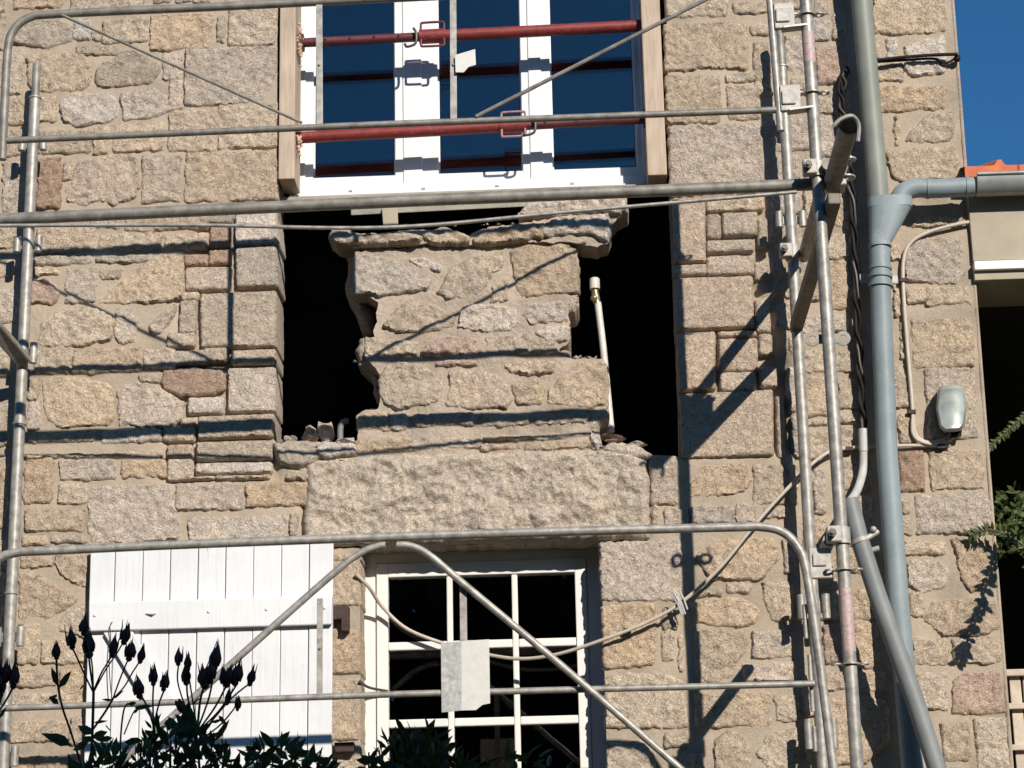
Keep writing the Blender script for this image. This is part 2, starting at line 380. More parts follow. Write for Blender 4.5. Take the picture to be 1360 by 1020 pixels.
def stone_mesh(poly, proud=0.0085, bevel=0.007, step=0.0088, amp=1.0, back=0.035, round_=1, rough=0.0075, y0=0.0, tilt=.05, grow=.0105, big=0.0):
    """rough-faced block whose outline is a polygon of (x, z) points on the facade"""
    seedc[0] += 1; sd = seedc[0]
    p = ccw(poly); c0 = p.mean(0); rr_ = np.sqrt(((p-c0)**2).sum(1)).mean(); p = c0+(p-c0)*(1+grow/rr_); p = chaikin(resample(p, 0.05), round_, .17) if round_ else p
    p = resample(p, step)
    q = np.stack([p[:, 0]*22, np.full(len(p), sd*3.7), p[:, 1]*22], 1)
    p = p+rough*np.stack([PN(q)*1.6+0.9*PN(q*2.7), PN(q+50)*1.6+0.9*PN(q*2.7+31)], 1)
    lo, hi = p.min(0), p.max(0)
    gx = np.arange(lo[0], hi[0], step); gz = np.arange(lo[1], hi[1], step*0.9)
    G = np.array([(x+(step/2 if k % 2 else 0), z) for k, z in enumerate(gz) for x in gx]).reshape(-1, 2)
    if len(G):
        G = G+RNG.uniform(-.25, .25, G.shape)*step
        G = G[inside(G, p)]
        if len(G): G = G[edge_dist(G, p) > step*0.55]
    P, T, idx = triangulate([p], G, lambda c: inside(c, p))
    d = edge_dist(P, p); t = np.clip(d/bevel, 0, 1); prof = 1-(1-t)**2.2
    h = -0.004+(proud+0.004)*prof+relief(P[:, 0], P[:, 1], sd, amp)*np.clip(d/(bevel*1.1), 0.12, 1)
    if big: h = h+np.clip(d/.05, 0, 1)*(big*.7*PN(np.stack([P[:, 0]*3.4, np.full(len(P), 8.8), P[:, 1]*5], 1))+big*.9*(.22-np.abs(PN(np.stack([P[:, 0]*6+P[:, 1]*2.5, np.full(len(P), 3.3), P[:, 1]*9], 1))))+big*.5*(.2-np.abs(PN(np.stack([P[:, 0]*13-P[:, 1]*7, np.full(len(P), 6.3), P[:, 1]*17], 1)))))
    # a slight tilt of every face
    c = P.mean(0); tl = np.random.RandomState(sd).uniform(-1, 1, 2)*tilt*amp
    h = h+((P-c)*tl).sum(1)*np.clip(d/bevel, 0, 1)
    V = [(a, y0-k, b) for (a, b), k in zip(P, h)]; F = T.tolist(); n = len(V)
    V += [(a, y0+back, b) for a, b in p]; m = len(p)
    for i in range(m):
        j = (i+1) % m; F.append([idx[i], n+i, n+j, idx[j]])
    return V, F
TONE = dict(t=(.61, .498, .378), g=(.60, .505, .412), o=(.60, .468, .338), y=(.625, .492, .35), b=(.46, .325, .24), w=(.68, .59, .50),
            p=(.635, .507, .395), d=(.52, .44, .35), r=(.56, .41, .325))
def px_poly(s):
    """rectangle (x0, y0, x1, y1) or list of points, both in photograph pixels, to facade points"""
    if not isinstance(s[0], (tuple, list)):
        x0, y0, x1, y1 = s; cx = (x0+x1)/2; sl = -0.0385+1.5e-5*(y0+y1)/2; j = lambda: random.uniform(-.02, .02)
        w, h = x1-x0, y1-y0; vs = (((x0+x1)/2-600)*8.4e-5)*h/2
        s = [(x0-vs, y0-sl*0+sl*(x0-cx)), (x1-vs, y0+sl*(x1-cx)), (x1+vs, y1+sl*(x1-cx)), (x0+vs, y1+sl*(x0-cx))]
        s = [(a+j()*w*.7+j()*6, b+j()*h*.8+j()*6) for a, b in s]
    return s
def add_stone(s, tone, parent, d=0.0, label=None, **kw):
    pts = [W(x, y, d) for x, y in px_poly(s)]
    V, F = stone_mesh([(p.x, p.z) for p in pts], y0=-d, **kw)
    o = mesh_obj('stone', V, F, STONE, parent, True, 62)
    c = TONE[tone]; k = random.uniform(.96, 1.16); w = random.uniform(-.025, .025)
    o.color = (c[0]*k*(1+w), c[1]*k, c[2]*k*(1-w*1.3), 1)
    if label: o['label'] = label
    return o

# ------------------------------------------------------------------ the house
house = thing('stone_house', 'rough granite house front with pale mortar joints, two windows and a broken opening between them', 'house', (0, 0, 0.8))
def wall_mesh(name, outer, holes, depth, step, mat, parent, y0=0.0, amp=1.0, rake=(), rough=0.0, jitter=0):
    outer = ccw([(p.x, p.z) for p in outer]); holes = [ccw([(p.x, p.z) for p in h]) for h in holes]
    loops = []
    for L in [outer]+holes:
        q = resample(L, step)
        if rough:
            s_ = np.stack([q[:, 0]*14, np.full(len(q), 4.4), q[:, 1]*14], 1)
            q = q+rough*np.stack([PN(s_)+.8*PN(s_*2.6)+.6*PN(s_*5.3), PN(s_+40)+.8*PN(s_*2.6+9)+.6*PN(s_*5.3+3)], 1)
        loops.append(q)
    test = lambda c: np.logical_and.reduce([inside(c, loops[0])]+[~inside(c, h) for h in loops[1:]])
    lo, hi = loops[0].min(0), loops[0].max(0)
    G = np.array([(x+(step/2 if k % 2 else 0), z) for k, z in enumerate(np.arange(lo[1], hi[1], step*.9)) for x in np.arange(lo[0], hi[0], step)])
    G = G+RNG.uniform(-.25, .25, G.shape)*step; G = G[test(G)]
    dd = np.minimum.reduce([edge_dist(G, L) for L in loops]); G = G[dd > step*.5]
    P, T, idx = triangulate(loops, G, test)
    Q = np.stack([P[:, 0], np.full(len(P), 2.2), P[:, 1]], 1)
    h = amp*(0.010*PN(Q*4)+0.006*PN(Q*11)+0.003*PN(Q*27))
    for (poly, dep) in rake:
        pr = np.array([(p.x, p.z) for p in poly]); ins = inside(P, pr); e = edge_dist(P, pr)
        h = h-np.where(ins, np.clip(e/0.025, 0, 1), 0)*dep*(1+0.5*PN(Q*9+5))
    V = [(a, y0-k, b) for (a, b), k in zip(P, h)]; F = T.tolist(); base = 0
    for li, L in enumerate(loops):
        n = len(V); V += [(a, y0+depth, b) for a, b in L]; m = len(L)
        for i in range(m):
            j = (i+1) % m; q = [idx[base+i], n+i, n+j, idx[base+j]]
            F.append(q if li == 0 else q[::-1])
        base += m
    return mesh_obj(name, V, F, mat, parent, True, 50)
corner = lambda y: 1263+0.0775*y
OUT = PX([(-260, -220), (corner(-220), -220), (corner(0), 0), (corner(500), 500), (corner(1020), 1020), (corner(1500), 1500), (-300, 1500)], 0)
HOLE = PX([(368, -160), (368, 262), (367, 300), (364, 480), (361, 580), (372, 592), (410, 611), (470, 604), (640, 601), (790, 597), (832, 594), (862, 604), (903, 606), (902, 530), (895, 365), (890, 262), (882, -160)], 0)
LOW = PX([(478, 724), (798, 716), (806, 1000), (810, 1450), (480, 1450)], 0)
RAKE = [(PX([(232, 340), (250, 330), (270, 278), (300, 272), (375, 270), (375, 640), (215, 645), (214, 560), (240, 545), (212, 520), (212, 484), (232, 440)], 0), 0.026),
        (PX([(884, 262), (1016, 255), (1022, 330), (1006, 370), (1030, 420), (1050, 480), (1062, 605), (895, 612)], 0), 0.026)]
wall = wall_mesh('wall', OUT, [HOLE, LOW], 0.22, 0.026, MORTAR, house, rake=RAKE+[(PX([(400,730),(400,606),(470,598),(862,596),(864,724)], 0), 0.05)])

L = []   # (shape, tone, extra)
A = lambda s, t='t', **k: L.append((s, t, k))
# --- left of the windows, top to bottom
for s, t in [((20,-20,83,12),'o'), ((95,-22,190,14),'t'), ((-22,-20,7,16),'t'), ((204,-16,227,4),'g'), ((236,-18,280,4),'d'), ((300,-18,362,7),'g'),
    ([(15,46),(30,29),(75,25),(93,35),(95,55),(80,60),(65,66),(50,63),(20,57)],'d'), ((98,27,119,52),'w'), ((138,27,197,57),'t'), ((123,42,138,54),'t'),
    ((103,60,154,74),'t'), ((201,18,281,66),'o'), ((288,22,298,56),'t'), ((304,12,366,60),'t'),
    ((9,69,32,125),'t'), ([(38,76),(60,71),(112,73),(121,90),(119,112),(108,121),(60,122),(40,118)],'o'),
    ([(127,108),(133,88),(150,79),(165,68),(190,70),(212,88),(208,100),(198,110),(160,115),(135,116)],'d'), ((217,72,242,106),'g'),
    ((246,64,366,138),'g'), ((224,109,243,145),'g'), ([(82,135),(95,126),(145,124),(156,135),(155,158),(140,163),(100,168),(84,158)],'w'),
    ([(163,125),(205,118),(222,130),(228,145),(210,155),(165,161)],'g'), ((8,130,32,166),'t'), ((50,130,76,161),'t'), ((-20,20,5,66),'t'), ((-30,80,2,120),'t'),
    ((5,173,30,208),'t'), ((52,174,120,204),'t'), ((124,170,146,204),'t'), ((152,164,216,201),'t'), ((225,148,288,200),'t'), ((291,140,366,197),'t'), ((-40,170,-4,208),'t'),
    ((3,216,26,281),'d'), ((50,211,81,276),'b'), ((84,215,96,238),'t'),
    ([(86,255),(95,243),(105,216),(160,206),(180,211),(184,245),(176,264),(150,273),(130,266),(115,275),(93,268)],'p'), ((189,208,239,267),'t'), ((247,202,367,267),'o'),
    ((-40,220,-5,280),'t'), ((-30,302,24,331),'t'), ((50,301,125,336),'t'), ((122,291,157,304),'t'), ((133,310,214,333),'t'), ((168,287,276,306),'t'), ((221,311,276,331),'t'),
    ((47,339,121,353),'d'), ((130,338,206,350),'d'), ((47,356,77,366),'t'), ((88,357,128,402),'g'), ((133,359,161,371),'t'),
    ([(135,404),(134,390),(165,368),(208,341),(240,341),(244,392),(232,401),(170,403)],'y'), ([(42,374),(62,372),(78,388),(72,404),(42,402)],'r'),
    ((-30,345,18,369),'t'), ((-30,385,22,428),'g'), ([(53,458),(56,430),(75,415),(105,408),(130,412),(147,420),(147,452),(110,459),(70,460)],'t'),
    ([(153,412),(172,408),(183,428),(178,452),(160,457),(152,445)],'g'), ([(199,430),(230,405),(233,412),(219,440),(206,446),(200,440)],'g'),
    ((48,463,92,496),'t'), ((98,462,188,495),'o'), ((192,464,231,489),'g'), ((-30,462,14,500),'t'),
    ([(58,506),(75,500),(110,503),(145,512),(150,520),(150,558),(142,565),(120,565),(85,568),(68,560),(60,545)],'y'),
    ([(158,522),(165,512),(195,509),(215,518),(243,535),(238,558),(225,567),(160,564)],'g'), ((38,506,52,530),'t'), ((36,535,55,571),'g'), ((186,496,213,507),'t'),
    ((-30,530,12,592),'t'), ((40,573,126,588),'t'), ((137,571,213,588),'w'), ((34,601,214,609),'t'), ((-30,610,9,700),'t'),
    ((33,610,70,667),'o'), ((81,611,152,638),'g'), ((163,611,218,636),'o'), ((78,643,114,669),'t'),
    ([(122,650),(150,646),(225,646),(232,668),(238,700),(236,716),(180,721),(125,720),(118,700)],'g'), ((35,676,109,706),'t'), ((31,712,62,725),'t'), ((70,711,112,722),'d'),
    ((236,642,321,678),'g'), ((328,641,409,673),'o'), ((253,686,378,719),'g'), ((384,683,395,710),'g'),
    ((28,739,68,754),'o'), ([(73,738),(117,738),(114,780),(88,770),(75,755)],'o'), ([(26,764),(42,758),(80,780),(103,794),(92,806),(60,825),(27,822)],'o'),
    ([(78,838),(85,815),(112,802),(118,850),(98,842)],'g'), ((24,831,52,881),'t'), ((57,850,112,882),'t'), ((22,889,73,912),'t'), ((80,890,116,935),'y'), ((16,921,66,939),'t'),
    ((14,958,84,985),'t'), ((94,953,116,990),'t'), ((12,1004,78,1050),'o'), ((88,1003,118,1050),'t'), ((-40,720,6,790),'t'), ((-40,805,2,880),'t')]: A(s, t)
# --- quoins and small stones left of the opening (joints raked out)
SQ = dict(grow=0.0, bevel=0.008, amp=0.62, round_=1, rough=0.0025, proud=0.014)
for s, t in [((281,284,306,296),'d'), ((280,300,304,328),'b'), ((246,339,274,353),'b'), ((279,333,305,351),'b'), ((248,356,305,385),'p'), ((242,389,262,399),'t'),
    ((239,401,260,441),'g'), ((224,443,257,460),'t'), ((233,466,275,484),'d'), ((272,463,300,480),'t'), ((251,529,294,549),'w'), ((218,568,257,586),'t'), ((242,556,260,567),'t'),
    ((223,592,254,608),'p'), ((224,611,254,637),'p'), ((254,633,283,638),'t'), ((289,631,356,637),'t')]: A(s, t, bevel=.009, amp=.6, rough=.003, proud=.012, back=.05)
A([(216,505),(221,493),(250,489),(290,492),(298,503),(296,519),(270,525),(238,526),(222,518)], 'b', bevel=.014, amp=.6, back=.05)
for s, t in [([(312,282),(367,279),(371,324),(312,327)],'w'), ([(312,329),(368,326),(370,381),(313,383)],'d'), ([(265,390),(367,386),(368,462),(266,463)],'t'), ([(307,465),(367,463),(367,484),(307,486)],'t'),
    ([(302,489),(366,487),(366,547),(302,549)],'w'), ([(262,553),(365,549),(363,581),(262,584)],'t'), ([(260,587),(362,584),(362,611),(260,613)],'t'), ([(259,615),(362,613),(362,629),(259,631)],'w')]:
    A(s, t, back=.215, **SQ)
# --- strip between shutter and lower window
for s, t in [([(430,736),(474,735),(478,740),(478,744),(430,746)],'t'), ([(430,748),(477,747),(478,803),(430,804)],'t'), ([(430,838),(476,837),(478,893),(430,895)],'o'), ([(430,905),(477,904),(478,982),(430,984)],'t'), ([(430,990),(478,989),(479,1060),(430,1060)],'t')]:
    A(s, t, back=.2, bevel=.012, rough=.003)
# --- right of the windows
for s, t in [((885,-16,965,22),'t'), ((975,3,1022,20),'t'), ([(884,32),(940,31),(990,29),(993,92),(940,92),(885,96)],'o'), ((998,33,1022,47),'t'), ((1001,58,1024,125),'t'),
    ((886,101,956,164),'o'), ((965,96,1004,110),'t'), ((967,114,1007,158),'p'), ((890,168,1010,258),'g'),
    ((1042,-5,1075,14),'t'), ((1080,-15,1100,20),'t'), ((1079,28,1102,53),'w'), ((1105,18,1122,53),'t'), ((1042,50,1070,98),'g'), ((1084,62,1124,112),'r'), ((1052,104,1072,120),'t'), ((1086,122,1126,150),'t'),
    ((1088,156,1128,206),'g'), ((1028,160,1074,200),'g'), ((1026,208,1062,285),'g'), ((1070,212,1096,240),'t'), ((1104,215,1130,300),'o'), ((1068,250,1095,292),'t'), ((1026,296,1050,330),'t'), ((1056,302,1082,332),'o'),
    ((1098,312,1128,343),'t'), ((1098,349,1131,410),'y'), ((1026,345,1050,395),'t'), ((1056,345,1088,400),'t'), ((1030,404,1054,436),'t'), ((1062,420,1120,442),'g'),
    ((1048,448,1062,470),'t'), ((1067,467,1096,494),'t'), ((1104,467,1132,494),'t'), ((1045,490,1060,545),'g'), ((1066,500,1098,551),'o'), ((1113,504,1137,541),'y'), ((1052,552,1066,606),'g'), ((1072,558,1098,565),'t'), ((1108,546,1138,561),'t'),
    ((1073,572,1100,608),'t'), ((1110,570,1132,602),'t'), ((1046,620,1060,668),'t')]: A(s, t)
for s, t in [((939,262,1013,280),'t'), ((939,287,956,315),'d'), ((961,284,1004,312),'d'), ((940,319,998,335),'d'), ((940,341,1001,365),'p'), ((897,352,936,365),'d'), ((1006,292,1019,326),'t'), ((1002,350,1020,372),'t'), ((1004,398,1022,440),'t'),
    ((957,440,1002,448),'p'), ((956,451,1004,492),'p'), ((958,495,1001,519),'t'), ((1008,446,1024,470),'t'), ((1011,490,1031,513),'t'), ((1031,530,1042,605),'g')]:
    A(s, t, bevel=.009, amp=.6, rough=.003, proud=.012, back=.05)
for s, t in [([(892,264),(937,262),(938,349),(895,350)],'p'), ([(895,369),(1000,366),(1002,436),(897,439)],'p'), ([(898,442),(950,440),(951,518),(901,520)],'p'), ([(902,523),(1027,517),(1028,606),(905,610)],'p')]:
    A(s, t, back=.215, **SQ)
for s, t in [((864,612,899,669),'g'), ((866,674,873,697),'t'), ((884,676,912,698),'g'), ([(918,660),(918,640),(935,618),(990,616),(996,640),(986,655),(940,660)],'o'), ((1001,619,1041,670),'t'), ((918,672,974,696),'g'), ((977,670,1003,694),'g'), ((1016,672,1044,688),'t'),
    ([(798,722),(902,718),(905,755),(903,796),(800,798)],'g'), ([(926,736),(960,717),(1025,715),(1033,745),(1010,770),(945,770),(935,755)],'o'), ((967,775,995,787),'t'), ([(1014,776),(1052,774),(1052,823),(1025,822),(1016,800)],'t'), ((924,783,956,793),'d'),
    ((1040,715,1056,760),'t'),
    ([(800,806),(868,803),(873,845),(868,882),(803,888)],'y'), ((880,808,899,836),'t'), ((879,840,896,877),'t'), ((900,845,908,890),'t'), ([(922,802),(945,795),(985,795),(1005,808),(1003,825),(980,833),(950,830),(923,826)],'o'),
    ([(924,840),(985,838),(993,850),(990,868),(978,880),(974,896),(950,906),(925,907)],'t'), ((1000,838,1050,873),'g'), ((990,880,1057,906),'g'), ([(805,900),(830,894),(880,893),(905,903),(908,913),(805,914)],'t'), ((806,920,910,966),'t'), ((926,920,1022,965),'o'), ((1030,924,1060,958),'t'),
    ((884,974,912,992),'t'), ([(808,986),(850,983),(868,1000),(872,1040),(808,1040)],'g'), ([(1005,1000),(1020,975),(1058,968),(1062,1015),(1025,1030)],'t'), ([(950,985),(965,972),(985,975),(998,1000),(996,1030),(950,1030)],'t'), ((905,1002,935,1050),'t'),
    ((1080,624,1096,682),'g'), ((1066,690,1098,735),'t'), ((1116,612,1156,651),'t'), ((1138,660,1158,691),'t'), ((1108,690,1135,728),'t'), ((1126,735,1163,762),'o'), ((1084,742,1112,780),'o'), ((1126,785,1164,822),'o'), ((1086,790,1116,822),'t'), ((1094,832,1121,879),'r'), ((1134,828,1168,886),'o'),
    ((1098,893,1120,915),'t'), ((1137,893,1174,919),'t'), ([(1100,930),(1140,925),(1176,932),(1180,985),(1150,1012),(1102,1015)],'o'), ((1066,900,1090,950),'t'), ((1068,960,1094,1010),'t'), ((1100,1024,1180,1070),'t')]: A(s, t)
# --- between downpipe and corner
for s, t in [((1160,-16,1254,44),'y'), ((1177,52,1191,80),'w'), ((1160,55,1171,76),'t'), ([(1201,62),(1253,48),(1256,95),(1240,100),(1210,100),(1203,92)],'w'), ((1166,82,1197,108),'t'), ((1167,115,1254,147),'y'), ((1187,155,1195,192),'t'), ((1160,120,1162,140),'t'),
    ([(1203,188),(1213,172),(1230,155),(1262,150),(1267,170),(1262,186),(1240,191)],'t'), ([(1178,202),(1265,194),(1272,215),(1268,238),(1235,240),(1205,246),(1185,235)],'y'), ((1214,287,1277,302),'t'),
    ([(1202,335),(1215,318),(1276,316),(1281,365),(1270,377),(1203,373)],'g'), ((1231,381,1288,406),'t'), ((1182,328,1196,346),'t'), ((1205,382,1228,402),'t'), ((1186,375,1199,420),'t'),
    ((1212,425,1291,487),'y'), ((1194,428,1206,478),'t'), ((1183,486,1208,540),'t'), ((1231,490,1296,582),'g'), ((1193,553,1213,590),'t'), ((1194,600,1226,651),'b'), ((1236,599,1304,650),'o'),
    ((1217,656,1312,708),'g'), ((1197,664,1208,682),'t'), ((1198,690,1210,709),'t'), ((1202,719,1254,737),'t'), ([(1205,746),(1245,745),(1260,757),(1253,780),(1225,787),(1207,778)],'g'),
    ([(1266,718),(1318,720),(1322,750),(1310,775),(1291,788),(1277,770)],'o'), ((1208,788,1227,819),'t'), ([(1228,822),(1240,798),(1300,795),(1324,800),(1324,835),(1300,845),(1250,843)],'o'), ((1212,850,1258,883),'t'), ((1267,848,1328,881),'t'),
    ((1218,894,1257,941),'t'), ([(1264,905),(1285,894),(1325,893),(1334,945),(1266,947)],'r'), ((1252,962,1288,1011),'t'), ((1297,955,1338,1032),'t'), ((1260,1022,1290,1060),'t'), ((1185,255,1200,262),'t')]: A(s, t)
for s, t, k in L: add_stone(s, t, house, **k)
MB().tube([W(corner(y)+2, y, 0)+Vector((0, .004, 0)) for y in range(-200, 1300, 60)], .0085, 8).build('corner_bead', MORTAR, house, True)
# rubble sill of the opening, left and right of the remaining masonry
add_stone([(366,590),(395,587),(425,588),(432,600),(416,617),(385,622),(370,612)], 'd', house, label='broken rubble stone on the left edge of the opening', proud=.03, bevel=.02, back=.25)
add_stone([(418,600),(430,588),(470,590),(473,606),(432,612)], 'w', house, label='pale broken mortar lump at the foot of the masonry', proud=.035, bevel=.02, back=.25)
add_stone([(382,630),(406,622),(412,634),(404,640),(380,638)], 't', house, proud=.02)
add_stone([(800,600),(815,588),(845,592),(862,603),(858,612),(820,608)], 'w', house, label='pale broken mortar at the right foot of the masonry', proud=.03, bevel=.02, back=.25)
# the big lintel stone over the lower window
V, F = stone_mesh([(p.x, p.z) for p in PX([(406,724),(405,690),(411,640),(407,618),(420,612),(470,606),(600,602),(780,597),(835,600),(855,612),(859,650),(858,714)], 0)], proud=0.026, bevel=0.03, amp=1.7, back=0.215, tilt=0, big=.045, rough=.006)
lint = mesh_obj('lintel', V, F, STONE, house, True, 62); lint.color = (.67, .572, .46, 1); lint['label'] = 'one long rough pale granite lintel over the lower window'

# remaining masonry standing in the opening
PIER = PX([(471,336),(500,330),(620,327),(700,322),(755,324),(765,332),(768,350),(767,392),(764,400),(754,405),(755,455),(742,465),(748,473),(800,478),(807,486),(807,535),(800,545),(781,548),(784,575),(788,599),(640,604),(470,608),(475,600),(474,553),(485,546),(503,540),(505,502),(497,488),(484,478),(484,456),(497,446),(500,402),(491,393),(467,387),(468,350)], 0.0)
pier = wall_mesh('masonry_pier', PIER, [], 0.34, 0.013, RAWMORTAR, house, amp=1.6, rough=.016)
pier['label'] = 'ragged pier of old granite masonry left standing in the middle of the opening'
L2 = [([(470,390),(470,345),(480,338),(520,345),(570,370),(565,386),(500,393),(489,391)],'g'), ([(543,345),(560,342),(585,352),(583,361),(560,358)],'w'), ([(583,389),(600,356),(630,342),(652,346),(653,370),(640,385),(625,395),(600,396)],'t'), ([(640,341),(667,335),(668,350),(660,361),(645,358)],'t'),
    ([(679,336),(700,328),(755,326),(765,345),(768,390),(745,389),(700,396),(688,388),(684,370)],'o'), ([(655,380),(674,372),(675,400),(653,401)],'t'), ([(510,433),(525,415),(545,398),(575,405),(600,420),(602,433),(560,443),(530,441)],'t'),
    ([(610,436),(615,408),(640,404),(680,411),(688,430),(675,440),(640,441)],'w'), ([(694,418),(705,405),(746,401),(752,428),(705,431)],'w'), ([(712,442),(725,434),(754,433),(754,450),(730,454)],'w'), ([(486,447),(500,450),(530,452),(556,455),(551,471),(510,475),(488,470)],'t'),
    ([(559,472),(570,455),(595,447),(630,450),(639,471)],'r'), ((647,446,700,471),'t'), ((705,450,738,470),'t'), ((580,478,632,487),'r'), ([(505,502),(513,485),(545,483),(565,488),(586,510),(583,530),(570,537),(530,543),(515,539),(506,525)],'t'),
    ([(593,541),(598,515),(600,492),(640,494),(668,501),(678,530),(672,541),(620,543)],'p'), ([(682,512),(695,505),(718,506),(723,520),(719,536),(690,536)],'t'), ([(670,482),(700,478),(735,480),(733,495),(700,498),(678,495)],'t'),
    ([(729,536),(732,515),(750,500),(770,482),(800,481),(806,500),(802,536),(780,541),(745,538)],'o'), ([(475,571),(477,553),(495,547),(513,548),(516,571)],'y'), ((517,549,540,571),'w'), ((552,548,629,567),'t'), ((640,550,700,566),'t'), ((712,549,779,564),'t'),
    ([(475,583),(520,581),(546,583),(546,600),(476,602)],'y'), ((548,580,640,598),'g'), ((642,577,782,585),'t'), ((640,589,692,599),'p'), ((697,586,783,598),'t')]
for s, t in L2:
    o = add_stone(s, t, house, proud=.009, rough=.009, amp=1.2); o.parent = pier; o.matrix_parent_inverse = Matrix.Identity(4)
    pier_w = Matrix.Translation(Vector((0, 0, 0)))
for s in ([(464,345),(474,340),(482,400),(496,410),(494,440),(478,432),(470,405),(461,392)], [(478,455),(490,450),(502,480),(507,540),(498,530),(494,500),(478,488),(474,470)], [(455,326),(480,330),(474,350),(462,340)]):
    o = add_stone(s, 'd', house, d=-0.16, proud=.03, bevel=.03, back=.14, amp=1.4); o.parent = pier; o.matrix_parent_inverse = Matrix.Identity(4)
for s in ([(745,466),(758,470),(752,482),(742,480)], [(770,546),(806,540),(806,560),(796,566),(790,590),(776,592)], [(752,395),(767,393),(766,410),(752,416)]):
    o = add_stone(s, 't', house, d=-0.03, proud=.02, bevel=.02, back=.2, amp=1.3, rough=.008); o.parent = pier; o.matrix_parent_inverse = Matrix.Identity(4)
# overhanging top course under the sill
corb = wall_mesh('overhanging_course', PX([(437,318),(446,305),(462,304),(470,311),(540,309),(562,307),(598,306),(622,314),(650,305),(690,300),(724,296),(745,289),(690,287),(705,268),(828,263),(831,286),(815,298),(808,312),(806,325),(795,330),(770,326),(700,323),(640,327),(560,326),(470,331),(455,326)], 0.0), [], 0.16, 0.014, RAWMORTAR, house, y0=-0.02, amp=2.2, rough=.013)
corb['label'] = 'overhanging top course of broken stones under the upper window'
for s, t in [([(438,317),(446,305),(461,304),(470,311),(540,309),(558,316),(556,324),(500,326),(452,325)],'t'), ([(561,314),(566,306),(600,306),(622,316),(618,325),(570,324)],'t'), ([(630,318),(650,305),(682,300),(720,297),(720,317),(655,325),(632,325)],'o'), ([(723,318),(722,300),(746,290),(806,284),(809,300),(804,322),(790,315),(760,313)],'w'), ([(692,285),(706,269),(760,265),(828,263),(830,284),(815,290),(800,283),(750,288)],'w')]:
    o = add_stone(s, t, house, d=0.02, proud=.02, bevel=.010, back=.16, amp=1.6, rough=.008); o.parent = corb; o.matrix_parent_inverse = Matrix.Identity(4)
for o in list(bpy.data.objects):
    if o.parent in (pier, corb): o.matrix_parent_inverse = Matrix.Translation(Vector((0, 0, 0)))
# concrete sill strip, its bracket
a, b_ = W(462, 273, -0.05), W(886, 258, -0.05)
MB().hexa([W(466,286,0.02), W(705,274,0.02), W(705,274,-0.2), W(466,286,-0.2), W(466,264,0.02), W(705,255,0.02), W(705,255,-0.2), W(466,264,-0.2)]).build('concrete_sill', CONCRETE, house, bevel=.004)
MB().hexa([W(366,272,-0.08), W(892,251,-0.08), W(892,251,-0.23), W(366,272,-0.23), W(366,262,-0.08), W(892,243,-0.08), W(892,243,-0.23), W(366,262,-0.23)]).build('sill_slab', CONCRETE, house)
o = MB().hexa([W(509,302,0.06), W(529,301,0.06), W(529,301,0.02), W(509,302,0.02), W(507,277,0.06), W(528,276,0.06), W(528,276,0.02), W(507,277,0.02)]).build('sill_bracket', FASCIA, house, bevel=.003)

# dark rooms behind the facade
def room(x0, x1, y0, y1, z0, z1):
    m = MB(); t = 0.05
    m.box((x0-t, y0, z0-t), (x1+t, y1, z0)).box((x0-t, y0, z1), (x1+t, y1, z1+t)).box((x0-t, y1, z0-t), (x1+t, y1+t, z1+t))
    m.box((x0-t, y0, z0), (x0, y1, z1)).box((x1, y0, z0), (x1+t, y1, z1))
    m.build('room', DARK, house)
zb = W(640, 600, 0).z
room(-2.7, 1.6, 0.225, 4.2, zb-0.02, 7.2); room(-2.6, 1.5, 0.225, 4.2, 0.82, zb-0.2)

# ------------------------------------------------------------------ upper window
def frame_member(m, x0, x1, z0, z1, yf, yb): m.box((x0, yf, z0), (x1, yb, z1))
uw = thing('window', None, None, W(630, 240, -0.2)); uw['label'] = 'white three-light upper window with blue sky in its glass'
adopt(uw, house); uw.matrix_parent_inverse = Matrix.Translation(-Vector(house.location))
DU = -0.20; X = lambda px, py=120: W(px, py, DU).x; Z = lambda px, py: W(px, py, DU).z
zs0 = Z(620, 253); zg = Z(620, 228); ztop = Z(620, -170)
m = MB(); yf = -DU
for x0, x1 in ((396, 406), (535, 560), (702, 719), (851, 862)): m.box((X(x0), yf, zs0), (X(x1), yf+.06, ztop))
m.box((X(393), yf-.012, zs0-.002), (X(866), yf+.05, zs0+.042)); m.box((X(386), yf-.03, zs0-.03), (X(868), yf+.06, zs0-.003))
m.box((X(396), yf+.001, ztop-.06), (X(862), yf+.059, ztop+.002))
m.build('frame', PVC, uw, bevel=.004)
